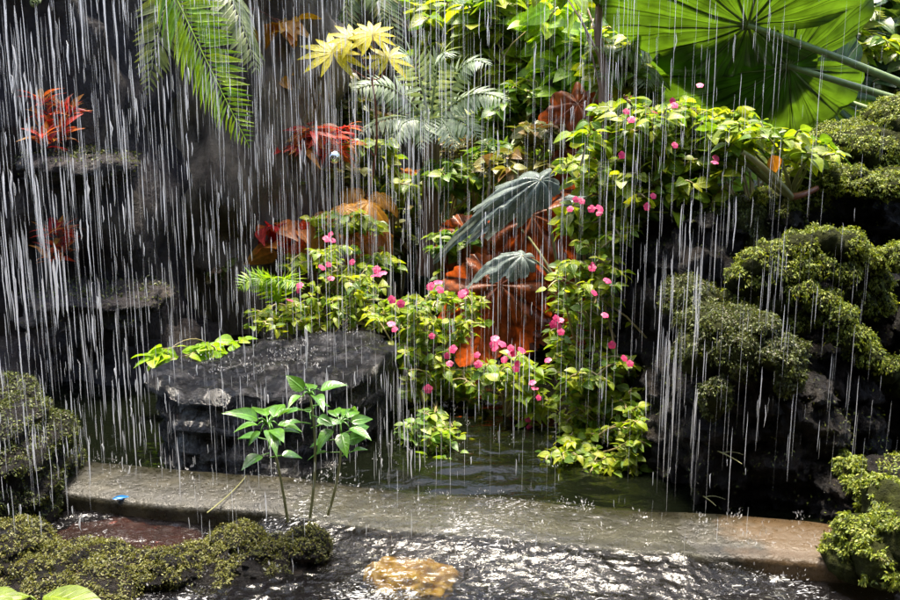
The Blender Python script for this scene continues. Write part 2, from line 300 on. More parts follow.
# ------------------------------------------------------------------ plants
def bez(a, b, c, n=8):
    t = np.linspace(0, 1, n)[:, None]; return (1-t)**2*a+2*t*(1-t)*b+t*t*c
def blobpts(blobs):
    out = []
    for (px, py, Y, rx, ry, rY, n) in blobs:
        u = nrm(rng.normal(size=(n, 3)))*rng.random((n, 1))**.4
        c = P(px, py, Y); s = S(Y); out.append(c+u*V(rx*s, rY, ry*s))
    return np.concatenate(out)
def bush(name, label, cat, base, blobs, size, m, tpl=T_OV, whorl=6, along=4, stem=M['stem'], r=.004, group=None, spread=.5, lift=(-.5, .4), lean=V(0, -.25, 1), hang=0.0):
    base = np.asarray(base, float); root = thing(name, label, cat, base, group)
    tips = blobpts(blobs); st = MB(); lf = MB(); ps = []; ds = []; ns = []; ss = []
    nb = max(2, len(tips)//7); order = rng.permutation(len(tips)); nodes = []
    for q, i in enumerate(order):
        t = tips[i]; a = base
        if q >= nb:
            d = [np.linalg.norm(n-t)+ (5 if n[2] > t[2]+.03 and hang == 0 else 0) for n in nodes]; a = nodes[int(np.argmin(d))]
        L = np.linalg.norm(t-a); ctrl = (a+t)/2+V(0, 0, L*(.22+hang))+rng.normal(0, .16*L, 3)
        pt = bez(a, ctrl, t, 9); main = q < nb
        st.tube(pt, r*(1.5 if main else .9), r*.45, 5)
        nodes.append(pt[5]); nodes.append(pt[7])
        td = nrm(pt[-1]-pt[-2])
        for k in range(whorl):
            az = 2.4*k+rng.random()*.8; l = rng.uniform(*lift)
            d = nrm(V(math.cos(az), math.sin(az), l)+td*.25); ps.append(t-td*size*.08*k+d*size*.12); ds.append(d)
            ns.append(lean+rng.normal(0, spread, 3)); ss.append(size*rng.uniform(.55, 1.15))
        for k in range(along):
            j = rng.uniform(.4, .92)*8; j0 = int(j); p = pt[j0]+(pt[j0+1]-pt[j0])*(j-j0); az = rng.random()*6.28
            d = nrm(V(math.cos(az), math.sin(az), rng.uniform(*lift))); ps.append(p+d*size*.2); ds.append(d); ns.append(lean+rng.normal(0, spread, 3)); ss.append(size*rng.uniform(.45, .95))
            st.tube(np.stack([p, p+d*size*.22]), r*.35, r*.3, 3)
    sc3 = np.array(ss)[:, None]*np.stack([rng.uniform(.8, 1.2, len(ss)), np.ones(len(ss)), rng.uniform(.5, 1.5, len(ss))], 1)
    lf.inst(tpl, ps, np.array(ds), np.array(ns), sc3)
    st.build('stem', stem, root, base); lf.build('foliage', m, root, base)
    return root
def frond_mb(a, c, b, width, n=26, nor=UP, pin=T_PIN, rr=.004, lean=.35, prof=lambda t: math.sin(math.pi*min(1, .12+t*.88))**.7, w=1.0, droop=.0):
    m = MB(); pts = bez(np.asarray(a), np.asarray(c), np.asarray(b), 24); m.tube(pts, rr, rr*.3, 5)
    T = nrm(np.gradient(pts, axis=0)); ps = []; ds = []; ns = []; ss = []
    for i in range(n):
        t = .06+.93*i/(n-1); j = t*23; j0 = min(22, int(j)); p = pts[j0]+(pts[j0+1]-pts[j0])*(j-j0); tg = T[j0]
        side = nrm(np.cross(tg, nor)); nn = np.cross(side, tg)
        for s in (-1, 1):
            d = nrm(side*s+tg*(lean+.35*t)+V(0, 0, -droop)+rng.normal(0, .05, 3)); L = width*prof(t)*rng.uniform(.9, 1.08)
            ps.append(p); ds.append(d); ns.append(nn+rng.normal(0, .12, 3)); ss.append((L*w, L, L))
    m.inst(pin, ps, np.array(ds), np.array(ns), np.array(ss)); return m
def fern(name, label, base, fr, m, width, group=None, n=26, nor=V(0, -.6, .8), cat='fern', **k):
    base = np.asarray(base, float); root = thing(name, label, cat, base, group)
    for (a, c, b) in fr:
        frond_mb(a, c, b, width*rng.uniform(.9, 1.1), n, nor+rng.normal(0, .15, 3), **k).build('frond', m, root, base)
    return root
def polar_leaf(mb, c, nor, tip, size, rf, rings=10, segs=96, cup=.2, fold=.05, nf=9, asp=1.0, noise=.02, seed=0):
    c = np.asarray(c); nor = nrm(nor); tip = nrm(tip-np.dot(tip, nor)*nor); x = np.cross(tip, nor)
    th = np.arange(segs)*2*math.pi/segs; R = np.array([rf(t) for t in th]); v = [V(0, 0, 0)]; uv = [(0, 0)]
    for i in range(1, rings+1):
        q = i/rings
        for j, t in enumerate(th):
            rr = R[j]*q; z = -cup*rr*rr+fold*rr*(abs(math.sin(nf*t/2))-.5)
            v.append(V(rr*math.sin(t)*asp, rr*math.cos(t), z)); uv.append((math.sin(nf*t/2), q))
    v = np.array(v); v[:, 2] += noise*fbm(v*4+seed*9.1, 3, seed)*np.linalg.norm(v[:, :2], axis=1)*3
    w = c+size*(v[:, :1]*x+v[:, 1:2]*tip+v[:, 2:3]*nor)
    f4 = []; 
    for i in range(rings-1):
        for j in range(segs):
            a = 1+i*segs+j; b = 1+i*segs+(j+1) % segs; f4.append((a, b, b+segs, a+segs))
    f3 = np.array([(0, 1+(j+1) % segs, 1+j) for j in range(segs)])
    n0 = mb.n; mb.add(w, f4, np.array(uv)); mb.f[3].append(f3+n0)
    def at(t, q):
        i = int(round(t/(2*math.pi)*segs)) % segs; k = max(1, int(round(q*rings))); return w[1+(k-1)*segs+i]
    return w, at
def heart(t):           # t=0 tip, pi = stalk notch
    a = abs((t+math.pi) % (2*math.pi)-math.pi)
    r = .62+.38*math.exp(-(a/.55)**2)+.16*math.exp(-((a-2.3)/.5)**2)
    return r*(1-.72*math.exp(-((a-math.pi)/.2)**2))
def lobed(k, depth, sharp=1.0, point=.3):
    def f(t):
        a = abs((t+math.pi) % (2*math.pi)-math.pi)
        return (.72+.28*math.cos(a)**2*(a < 1.57)+point*math.exp(-(a/.35)**2))*(1-depth*(1-abs(math.cos(k*t/2))**sharp))*(1-.5*math.exp(-((a-math.pi)/.25)**2))
    return f

def maple(k, depth, point=.35, stretch=.25):
    def f(t):
        a = abs((t+math.pi) % (2*math.pi)-math.pi); saw = abs(((k*t/(2*math.pi)+.5) % 1)-.5)*2
        fine = abs(((5*k*t/(2*math.pi)) % 1)-.5)*.12
        return (.75+stretch*math.cos(a)+point*math.exp(-(a/.3)**2))*(1-depth*saw-fine)*(1-.55*math.exp(-((a-math.pi)/.2)**2))
    return f
# ------------------------------------------------------------------ rocks and moss
def ico(n):
    bm = bmesh.new(); bmesh.ops.create_icosphere(bm, subdivisions=n, radius=1)
    v = np.array([x.co[:] for x in bm.verts]); f = np.array([[q.index for q in x.verts] for x in bm.faces]); bm.free(); return v, f
ICO = {n: ico(n) for n in (3, 4, 5, 6)}
def blob(px, py, Y, rx, ry, rY): s = S(Y); return (P(px, py, Y), V(rx*s, rY, ry*s))
def rock_pts(c, r, seed, n=5, box=3.2, amp=.16, fr=2.2, strata=.05, sfr=14):
    v, f = ICO[n]; d = v/(np.sum(np.abs(v)**box, 1)**(1/box))[:, None]
    p = d*r; L = float(np.mean(r))
    q = p/L*fr/2+seed*3.7
    k = fbm(q, 5, seed); rid = 1-np.abs(fbm(q*1.7+5, 4, seed+9))*2
    out = p+nrm(v)*((amp*L)*(k+.45*rid-.3))[:, None]
    if strata: out = out+nrm(v*V(1, 1, .1))*(strata*L*np.sign(np.sin((out[:, 2]/L*sfr)+3*fbm(out/L*1.2, 2, seed+3))))[:, None]
    return c+out, f
def rock(name, blobs, m, seed=0, origin=None, n=5, **k):
    mb = MB()
    for i, (c, r) in enumerate(blobs):
        v, f = rock_pts(c, r, seed+i*5, n, **k); mb.add(v, f)
    return mb.build(name, m, origin=origin if origin is not None else blobs[0][0], smooth=True)
def tri_data(mb_list):
    A = []; 
    for v, f in mb_list:
        A.append(np.stack([v[f[:, 0]], v[f[:, 1]], v[f[:, 2]]], 1))
    return np.concatenate(A)
T_SPR = (np.array([(0, 0, 0), (-.24, .5, -.06), (0, 1, -.3), (.24, .5, -.06)]), np.array([(0, 3, 2, 1)]), np.array([(0, 0), (-.7, .5), (0, 1), (.7, .5)], float))
def moss_on(tris, count, size, m, parent, origin, minz=.2, noise=None, name='moss', seed=0, droop=.45, lim=None):
    e1 = tris[:, 1]-tris[:, 0]; e2 = tris[:, 2]-tris[:, 0]; cr = np.cross(e1, e2); ar = np.linalg.norm(cr, axis=1)/2; nn = cr/(2*ar[:, None]+1e-12)
    cen = tris.mean(1); ok = nn[:, 2] > minz
    if noise: ok &= (fbm(cen*noise[0], 3, 50+seed)+ nn[:, 2]*.3) > noise[1]
    if lim is not None: ok &= lim(cen, nn)
    w = ar*ok
    if w.sum() <= 0: return None
    idx = rng.choice(len(tris), count, p=w/w.sum()); a = rng.random((count, 2)); fl = a.sum(1) > 1; a[fl] = 1-a[fl]
    p = tris[idx, 0]+e1[idx]*a[:, :1]+e2[idx]*a[:, 1:]; n = nn[idx]
    lump = np.clip(fbm(p*38, 2, 77+seed)+.15, -.35, .6)[:, None]
    p = p+n*(rng.uniform(-.3, .5, (count, 1))*size+lump*size*2.6)
    d = nrm(n*rng.uniform(.1, .8, (count, 1))+rng.normal(0, .6, (count, 3))+V(0, -.1, -droop)); mb = MB()
    mb.inst(T_SPR, p, d, n+rng.normal(0, .4, (count, 3)), size*rng.uniform(.45, 1.35, count))
    return mb.build(name, m, parent, origin)

# ================================================================== SETTING
Zp = .036; Zf = .018                                # upper pond level, lower pool level
def grid_sheet(name, xs, ys, zf, m, kind='structure'):
    X, Y = np.meshgrid(xs, ys); p = np.stack([X.ravel(), Y.ravel(), np.zeros(X.size)], 1); p[:, 2] = zf(p)
    nx, ny = len(xs), len(ys); i = np.arange(ny-1)[:, None]*nx+np.arange(nx-1)[None]
    f = np.stack([i, i+1, i+nx+1, i+nx], -1).reshape(-1, 4); mb = MB(); mb.add(p, f, p[:, :2].copy()); o = mb.build(name, m); return tag(o, kind=kind)
def kerb_y(x): return 2.79-.212*(x+1.15)                 # centre line of the weir
def ground_z(p):
    x, y = p[:, 0], p[:, 1]
    inside = np.minimum(np.minimum(x+2.2, 2.6-x), np.minimum(y+1.5, 9.0-y))
    z = np.where(inside > 0, -.55, 0)
    s = np.clip(-inside/1.2+.5, 0, 1); z = -.6+.72*s*s*(3-2*s)
    z = z+np.clip(y-9.2, 0, 30)*.16+np.clip(np.abs(x)-3, 0, 20)*.08
    return z+.08*fbm(p*.9, 3, 4)*(1+np.clip(y-9, 0, 20)*.2)
gx = np.concatenate([np.linspace(-80, -6, 20), np.linspace(-5.8, 5.8, 90), np.linspace(6, 80, 20)])
gy = np.concatenate([np.linspace(-80, -4, 15), np.linspace(-3.8, 13, 110), np.linspace(13.5, 120, 25)])
grid_sheet('ground', gx, gy, ground_z, M['soil'])
def ripple(p, amp, fr, s):
    q = p*fr; w = np.stack([q[:, 0]+1.7*fbm(q*.4, 3, s), q[:, 1]*1.6+1.7*fbm(q*.4+7, 3, s+1), q[:, 2]], 1)
    return amp*(1-np.abs(vnoise(w, s))*2)*.6+amp*vnoise(w*2.1, s+2)*.5+amp*.8*vnoise(w*.37, s+3)
def pool_z(p): return Zf+ripple(p, .0066, 20, 21)
def pond_z(p):
    near = np.clip(1.4-(p[:, 1]-2.8)*.35, .35, 1.0); return Zp+ripple(p*V(.5, 1.3, 1), .011, 11, 31)*near
M['pool'] = water_mat('pool_water', (.012, .011, .013), foam_glint=.05, bscale=40, bump=.28, clear=.72, rough=.13, ior=1.33, see=(.6, .6, .54))
M['pond'] = water_mat('pond_water', (.003, .004, .002), foam_glint=0, bscale=22, bump=.3, clear=.05, rough=.04)
grid_sheet('pool_water', np.linspace(-2.15, 2.5, 560), np.linspace(.9, 2.85, 260), pool_z, M['pool'])
grid_sheet('pond_water', np.linspace(-2.15, 2.55, 330), np.linspace(2.25, 8.9, 360), lambda p: np.where(p[:, 1] < kerb_y(p[:, 0])-.02, -.3, pond_z(p)), M['pond'])

# ---- the weir: a long stone beam, dipping in the middle where water runs over
def weir_top(x): return .070-.010*np.exp(-((x-.10)/.48)**4)+.004*np.sin(x*9)
mb = MB(); xs = np.linspace(-1.75, 1.25, 150); prof = [(-.13, -.4), (-.13, -.02), (-.118, 0), (-.06, .003), (0, .004), (.06, .003), (.118, 0), (.13, -.02), (.13, -.4)]
ring = []
for x in xs:
    for k, (dy, dz) in enumerate(prof):
        q = V(x, kerb_y(x)+dy, weir_top(x)+dz); ring.append(q)
ring = np.array(ring); ring += (fbm(ring*9, 3, 3)*.006)[:, None]*V(0, 1, .6)
nP = len(prof); f = [(i*nP+j, i*nP+j+1, (i+1)*nP+j+1, (i+1)*nP+j) for i in range(len(xs)-1) for j in range(nP-1)]
mb.add(ring, f); weir = mb.build('stone_weir', M['weir'], origin=V(0, kerb_y(0), 0))
tag(weir, 'long low olive grey stone weir crossing the water, awash in its middle', 'weir')
mb = MB(); a = G(207, 513, Zp+.045); b = G(246, 476, Zp+.045); mb.tube(bez(a, (a+b)/2+V(0.02, 0, .004), b, 8), .002, .001, 5)
tw = mb.build('fallen_twig', M['palestem'], origin=a); tag(tw, 'thin pale twig lying across the stone weir near the seedlings', 'twig')
for lab, p0, p1 in (('dry forked twig jutting from the black rock above the weir end', P(705, 447, 2.72), P(742, 464, 2.52)), ('short broken twig low on the black rock just above the weir', P(695, 493, 2.72), P(716, 506, 2.54))):
    mb = MB(); mb.tube(bez(p0, (p0+p1)/2+V(0, 0, .012), p1, 8), .003, .0012, 5); mb.tube(bez((p0+p1)/2+V(0, 0, .006), (p0+p1)/2+V(.02, -.01, .02), (p0+p1)/2+V(.05, -.03, .012), 6), .0018, .0008, 4); tag(mb.build('twig', M['palestem'], origin=p0), lab, 'twig')
# spill sheet over the weir: thins out to nothing at both ends
mb = MB(); nx_, ny_ = 300, 110; xsS = np.linspace(-.62, .85, nx_); tS = np.linspace(0, 1, ny_); X_, T_ = np.meshgrid(xsS, tS); X_ = X_.ravel(); T_ = T_.ravel()
dy = .124-.574*T_; top = weir_top(X_); u_ = np.clip((-.085-dy)/.30, 0, 1); u_ = u_*u_*(3-2*u_)
pts = np.stack([X_, kerb_y(X_)+dy, top*(1-u_)+(Zf-.002)*u_], 1)
wet = 1-np.clip((np.abs(X_-.10)-.42)/.28, 0, 1)+.55*fbm(pts*V(7, 7, 0), 3, 12)*(np.abs(X_-.10) > .3)
pts[:, 2] += (np.clip(wet-.45, -.6, .3)*.022-.004*np.clip((dy-.1)/.02, 0, 1))*(1-u_)+ripple(pts*V(1, .8, 1), .0036, 23, 41)*np.clip(wet+.2, 0, 1)
pts[:, 2] -= np.clip((np.abs(X_-.1)-.5)/.2, 0, 1)*.03+u_*.012*np.clip((np.abs(X_-.1)-.35)/.2, 0, 3)
f = [(j*nx_+i, j*nx_+i+1, (j+1)*nx_+i+1, (j+1)*nx_+i) for j in range(ny_-1) for i in range(nx_-1)]
mb.add(pts, np.array(f)[:, ::-1])
M['spill'] = water_mat('spill_water', (.06, .05, .03), foam_glint=.06, bscale=50, bump=.28, clear=.96, rough=.13, see=(.9, .91, .86))
tag(mb.build('spill_water', M['spill']), kind='structure')

# ================================================================== ROCKS
def mossy(name, label, blobs, m, mm, seed, pads, count, size, minz=.35, noise=(5, -.1), n=5, padcount=0, padsize=None, cat='rock', apart=False, **k):
    o = rock(name, blobs, m, seed, n=n, **k); tag(o, label, cat); og = blobs[0][0]
    geo = [rock_pts(c, r, seed+i*5, n, **k) for i, (c, r) in enumerate(blobs)]
    if count: moss_on(tri_data(geo), count, size, mm, o, og, minz, noise, seed=seed)
    if pads:
        pg = [rock_pts(c, r, seed+70+i, 4, box=2.2, amp=.3, fr=3, strata=0) for i, (c, r) in enumerate(pads)]
        for grp in ([[g] for g in pg] if apart else [pg]):
            b = MB()
            for v, f in grp: b.add(v, f)
            pd = b.build('moss_cushion', M['moss_base'], o, og)
            moss_on(tri_data(grp), padcount*len(grp)//len(pg), padsize or size, mm, pd, og, -.55, (11, -.06), name='moss', seed=seed+1, droop=1.0)
    return o
M['moss_base'] = rock_mat('moss_mat', [(.012, .014, .005), (.035, .04, .010), (.06, .07, .015)], scale=30, bump=1, bscale=60, rough=(.7, .95), spec=.1)
# left cliff behind the falling water
cl = [blob(45, 230, 4.65, 120, 440, .6), blob(95, 410, 4.4, 130, 95, .55)]
wl = [blob(215, 190, 5.3, 125, 420, .55), blob(325, 175, 6.3, 80, 330, .5), blob(270, 410, 4.85, 150, 90, .45)]
M['wall'] = rock_mat('brown_grey_rock', [(.05, .042, .034), (.2, .16, .115), (.42, .34, .24)], scale=5, bump=1.6, rough=(.25, .7), spec=.4, stretch=(1, 1, .45))
wall = rock('rock_wall', wl, M['wall'], 17, n=6, box=4, amp=.24, fr=6, strata=.012); tag(wall, 'brown grey rock wall set back right of the black cliff, under the hanging frond', 'rock wall')
cliff = rock('rock_cliff', cl, M['cliff'], 11, n=6, box=4, amp=.22, fr=5, strata=.015); tag(cliff, 'dark rock cliff rising behind the dense falling water', 'cliff')
led = [blob(78, 168, 4.05, 48, 16, .28), blob(100, 302, 4.0, 66, 18, .3)]
for i, b in enumerate(led):
    v, f = rock_pts(b[0], b[1], 33+i, 5, amp=.3, fr=3, strata=.1, sfr=9); mb = MB(); mb.add(v, f); q = mb.build('ledge', M['cliff'], cliff, cl[0][0])
    moss_on(tri_data([(v, f)]), 1500, .014, M['darkmoss'], q, cl[0][0], .5, (8, 0), seed=i)
# unseen rock roof and walls added around the camera to block frontal sky light
ov = rock('added_shade_rock', [(V(0, -1.2, 3.2), V(4.2, 2.1, .75)), (V(0, -2.9, 1.3), V(4.2, .6, 2.4)), (V(-3.6, -.4, 1.2), V(.7, 2.6, 2.2)), (V(3.6, -.6, 1.2), V(.7, 2.4, 2.2))], M['cliff'], 15, n=5, box=5, amp=.12); tag(ov, kind='structure')
# flat topped slab boulder
out = [(150, 372), (172, 388), (235, 398), (300, 392), (345, 380), (392, 356), (398, 345), (372, 333), (330, 334), (265, 338), (205, 350), (165, 362)]
ot = np.array([G(x, y, .30) for x, y in out]); cen = ot.mean(0)
def slab():
    per = []; n = 160; seg = len(ot)
    for i in range(n):
        t = i/n*seg; k = int(t); u = t-k; per.append(ot[k]*(1-u)+ot[(k+1) % seg]*u)
    per = np.array(per); rows = []
    for q in np.linspace(0, 1, 26): rows.append(cen*(1-q)+per*q+V(0, 0, -.004*q**9))
    nt = len(rows)
    for q in np.linspace(0, 1, 30)[1:]:
        z = .28-.5*q; sh = 1-.05*math.sin(q*5)-.05*q; r = cen+(per-cen)*sh; r = r+V(0, -1, 0)*(.24*q**1.3)*np.clip((cen[1]+.1-per[:, 1:2])/.3, 0, 1); r[:, 2] = z; rows.append(r)
    v = np.concatenate(rows); side = np.repeat([0]*nt+[1]*29, n)
    v[:, 2] += (fbm(v*11, 5, 5)*.014+np.floor(fbm(v*V(4, 9, 0)+3, 4, 6)*8)*.009)*np.where(side == 0, 1, .3)
    dirn = nrm((v-cen)*V(1, 1, 0)); am = fbm(v*V(5, 5, 9), 4, 7)*.05+np.sign(np.sin(v[:, 2]*70+4*fbm(v*4, 2, 9)))*.008
    v = v+dirn*(am*np.where(side == 0, np.repeat(np.linspace(0, 1, 26), n)[:len(side)] if False else 0, 1))[:, None]
    f = [(j*n+i, j*n+(i+1) % n, (j+1)*n+(i+1) % n, (j+1)*n+i) for j in range(len(rows)-1) for i in range(n)]
    b = MB(); b.add(v, np.array(f)[:, ::-1]); return b
b = slab(); o = b.build('slab_boulder', M['slab'], origin=cen*V(1, 1, 0)); tag(o, 'flat topped dark wet boulder standing in the pond behind the weir', 'rock')
bm = bmesh.new(); bm.from_mesh(o.data); bmesh.ops.recalc_face_normals(bm, faces=bm.faces); bm.to_mesh(o.data); bm.free()
# small rock step at its right end
o = rock('pond_rock', [blob(378, 400, 3.75, 26, 55, .16)], M['wetrock'], 61, amp=.2); tag(o, 'narrow dark rock pressed against the flat boulder under pink flowers', 'rock')

# right hand rocks
mossy('mossy_outcrop', 'dark wet rock face under the yellow green shrub with thin moss on its brow',
      [blob(690, 350, 3.42, 72, 148, .30), blob(655, 330, 3.6, 45, 110, .25), blob(728, 420, 2.92, 64, 104, .28), blob(690, 450, 3.05, 50, 85, .25), blob(775, 445, 2.86, 50, 92, .25), blob(765, 330, 3.4, 55, 120, .3), blob(660, 480, 3.1, 40, 50, .16)], M['brownrock'], M['darkmoss'], 21,
      [blob(700, 208, 3.45, 60, 10, .2), blob(745, 240, 3.3, 22, 35, .12), blob(712, 322, 2.78, 34, 16, .13), blob(748, 325, 2.76, 30, 16, .13), blob(700, 352, 2.72, 22, 26, .07), blob(735, 355, 2.66, 22, 26, .06), blob(775, 352, 2.68, 30, 18, .1), blob(790, 375, 2.62, 16, 22, .05), blob(715, 400, 2.62, 14, 22, .04), blob(690, 300, 2.95, 26, 22, .1)], 22000, .008, minz=.0, noise=(7, .06), n=6, padcount=52000, padsize=.009, apart=True, amp=.3, fr=5.5)
chain1 = [(738, 302, 3.0), (744, 280, 2.98), (758, 264, 2.97), (778, 254, 2.96), (800, 248, 2.96), (824, 243, 2.97), (846, 247, 2.98), (862, 262, 3.0), (870, 282, 3.02), (873, 303, 3.05)]
chain2 = [(782, 275, 2.92), (800, 290, 2.9), (822, 302, 2.88), (838, 318, 2.86), (850, 338, 2.85), (866, 356, 2.85), (884, 370, 2.86), (902, 384, 2.87)]
chain3 = [(765, 285, 2.95), (778, 305, 2.93), (792, 325, 2.92), (858, 300, 3.0), (845, 275, 2.95), (820, 268, 2.93), (800, 268, 2.93)]
pads = [blob(x, y, Y, 19, 15, .06) for x, y, Y in chain1]+[blob(x, y, Y, 17, 12, .06) for x, y, Y in chain2]+[blob(x, y, Y, 15, 13, .05) for x, y, Y in chain3]
pads += [blob(868, 150, 3.55, 60, 26, .2), blob(910, 128, 3.6, 45, 30, .2), blob(830, 180, 3.4, 40, 16, .15), blob(880, 185, 3.3, 45, 14, .12), blob(790, 200, 3.4, 35, 14, .12), blob(778, 218, 3.35, 22, 22, .1), blob(898, 258, 2.95, 14, 14, .06), blob(760, 235, 3.35, 24, 24, .1)]
mossy('mossy_boulder', 'big dark boulder draped with thick cushions of green moss',
      [blob(870, 265, 3.75, 95, 90, .4), blob(812, 325, 3.35, 70, 75, .3), blob(905, 420, 3.3, 85, 160, .35), blob(822, 440, 3.0, 40, 100, .25), blob(800, 360, 3.3, 50, 60, .25), blob(835, 520, 2.62, 30, 60, .16)], M['brownrock'], M['moss'], 41,
      pads, 12000, .010, minz=.35, noise=(6, .0), padcount=120000, padsize=.0095, n=6, amp=.3, fr=5.5)
mossy('moss_hummock', 'rounded green moss hummock at the water edge below the big boulder', [blob(880, 580, 2.42, 55, 75, .18), blob(905, 520, 2.5, 45, 60, .16)], M['brownrock'], M['moss'], 81,
      [blob(842, 560, 2.22, 18, 20, .07), blob(862, 535, 2.22, 24, 20, .08), blob(890, 510, 2.25, 24, 28, .09), blob(880, 560, 2.15, 28, 28, .09), blob(900, 545, 2.15, 24, 34, .09), blob(846, 470, 2.6, 16, 14, .06), blob(862, 490, 2.5, 16, 12, .06)],
      8000, .009, padcount=50000, padsize=.0095)
# left foreground
mossy('mossy_knoll', 'steep mossy boulder at the foot of the dark cliff, wet and streaked', [blob(8, 480, 2.7, 62, 85, .25), blob(-30, 440, 2.8, 70, 70, .25)], M['brownrock'], M['darkmoss'], 101, [], 60000, .008, minz=-.8, noise=(9, -.25), amp=.16, box=2.4)
mossy('low_mossy_rock', 'low mossy rock under the two broad leaved seedlings', [blob(270, 562, 2.36, 52, 19, .12), blob(205, 570, 2.32, 62, 16, .13), blob(306, 548, 2.36, 22, 18, .07), blob(160, 574, 2.24, 40, 18, .08), blob(235, 548, 2.4, 30, 19, .1)], M['brownrock'], M['palemoss'], 121, [], 36000, .0065, minz=-.1, noise=(8, .0), amp=.4, fr=3.6, box=2.0)
mossy('shore_moss_rock', 'flat dull moss covered rock beside the yellow leaves and the red stone', [blob(55, 590, 2.2, 90, 32, .2), blob(5, 560, 2.3, 50, 35, .15)], M['brownrock'], M['palemoss'], 141, [], 26000, .007, minz=.0, noise=(6, -.15), amp=.22, box=2.4)
o = rock('red_stone', [blob(122, 566, 2.48, 86, 29, .18)], M['redrock'], 151, amp=.22, fr=4, box=4.5, strata=0); tag(o, 'wet red brown stone in the lower pool before the weir', 'rock')
o = rock('gold_reflection_lump', [(G(412, 582, -.066), V(.12, .11, .052))], flat_mat('gold_reflection_color', (1.0, .44, .004), .4, var=.4), 152, amp=.35, fr=4, box=2.2, strata=0); tag(o, 'golden yellow lump standing in for a gold reflection in the rippled pool', 'rock')  # gold reflection in the pool, put in as a coloured lump under water
mb = MB(); a = G(112, 499, .068); b2 = G(128, 496, .072); mb.inst(T_LAN, [a, a+V(.01, 0, .004)], b2-a, V(0, -.7, .7), [.055, .04])
o = mb.build('blue_scrap', flat_mat('blue_plastic', (.02, .22, .6), .3, trans=.3), origin=a); tag(o, 'small bright blue scrap caught on the front edge of the weir', 'scrap')

# ================================================================== PLANTS
YG = M['yellowgreen']
# --- impatiens around the pond
def gz(px, Y, z=0.0): p = P(px, 300, Y); return V(p[0], p[1], z)
r = bush('flowering_bush', 'pink flowered yellow green bush growing behind the flat boulder', 'flowering bush', gz(310, 4.15, .0), [(290, 318, 4.1, 48, 16, .22, 42), (345, 285, 4.15, 45, 26, .22, 47), (330, 255, 4.2, 25, 14, .15, 14), (365, 310, 4.05, 35, 22, .2, 28)], 0.0487, YG, r=0.00460, whorl=4, along=5)
flowers(r, [(333, 240, 3), (326, 268, 3), (304, 290, 2), (352, 262, 1), (375, 270, 2), (290, 300, 1)], 3.95, 0.0173)
r = bush('flowering_bush', 'pink flowered yellow green bush leaning over the pond right of the flat boulder', 'flowering bush', gz(430, 3.75, .0), [(440, 315, 3.7, 50, 28, .22, 61), (420, 365, 3.6, 32, 38, .18, 42), (400, 310, 3.8, 30, 20, .15, 24), (450, 400, 3.6, 32, 40, .15, 32), (415, 440, 3.5, 18, 40, .1, 19), (480, 380, 3.55, 28, 14, .15, 19), (395, 350, 3.75, 22, 26, .1, 19), (425, 455, 3.25, 22, 26, .1, 25), (455, 440, 3.3, 18, 24, .1, 16)], 0.0462, YG, r=0.00460, whorl=4, along=5)
flowers(r, [(435, 287, 3), (462, 295, 3), (397, 302, 2), (428, 389, 1), (395, 331, 2), (378, 272, 2), (450, 352, 3), (470, 361, 2), (420, 427, 2), (443, 420, 1), (432, 336, 1)], 3.45, 0.0166)
r = bush('flowering_bush', 'low bush with a tight clump of deep pink blossoms in front of rusty leaves', 'flowering bush', gz(505, 3.5, .0), [(510, 372, 3.45, 34, 18, .15, 32), (530, 405, 3.4, 25, 25, .12, 19)], 0.0504, M['yellowgreen'], r=0.00460, whorl=4, along=5)
flowers(r, [(493, 349, 3), (515, 352, 4), (512, 362, 3), (500, 345, 2), (535, 388, 1), (522, 422, 2)], 3.32, 0.0166)
r = bush('flowering_bush', 'tall yellow green bush with pink flowers massed on top of the dark rock face', 'flowering bush', P(660, 230, 3.5), [(640, 130, 3.5, 70, 32, .25, 94), (690, 160, 3.45, 60, 34, .22, 79), (610, 175, 3.55, 50, 36, .25, 61), (660, 195, 3.4, 60, 20, .2, 52), (590, 220, 3.5, 40, 22, .2, 37), (720, 120, 3.5, 30, 14, .15, 19)], 0.0672, YG, r=0.00517, whorl=4, along=5)
flowers(r, [(570, 205, 3), (598, 210, 3), (650, 193, 2), (628, 115, 2), (675, 108, 2), (655, 112, 1), (708, 163, 2), (675, 145, 1), (700, 85, 1), (622, 155, 1)], 3.2, 0.0145)
r = bush('flowering_bush', 'straggly yellow green bush with tangled stems trailing down beside the dark rock face', 'flowering bush', P(640, 480, 3.3), [(585, 290, 3.35, 42, 50, .2, 84), (615, 250, 3.35, 32, 30, .18, 37), (590, 370, 3.25, 48, 36, .2, 79), (620, 400, 3.2, 34, 30, .15, 52), (585, 440, 3.2, 42, 34, .18, 74), (620, 455, 3.15, 34, 30, .15, 52), (565, 345, 3.3, 18, 30, .15, 17), (600, 475, 3.0, 46, 16, .12, 35), (562, 468, 3.0, 26, 22, .1, 19), (640, 430, 3.05, 24, 40, .1, 22)], 0.0420, YG, r=0.00483, whorl=4, along=5)
flowers(r, [(603, 290, 2), (590, 268, 2), (562, 322, 3), (556, 332, 2), (625, 362, 2), (605, 315, 1), (560, 456, 2), (535, 390, 2), (548, 360, 1), (612, 345, 1)], 3.05, 0.0133)
bush('trailing_plant', 'trailing green plant dipping into the pond at the right corner of the flat boulder', 'plant', gz(425, 3.25, .02), [(425, 440, 3.15, 28, 34, .1, 36), (448, 468, 3.05, 22, 16, .08, 19), (415, 470, 3.05, 16, 16, .06, 14)], 0.0420, M['green'], r=0.00345, whorl=4, along=5)
bush('trailing_plant', 'trailing lime green plant dipping into the pond below the straggly flowered bush', 'plant', gz(585, 3.1, .02), [(575, 460, 2.98, 28, 22, .1, 31), (615, 468, 2.95, 34, 18, .08, 29), (640, 440, 2.95, 18, 26, .08, 17)], 0.0403, YG, r=0.00345, whorl=4, along=5)
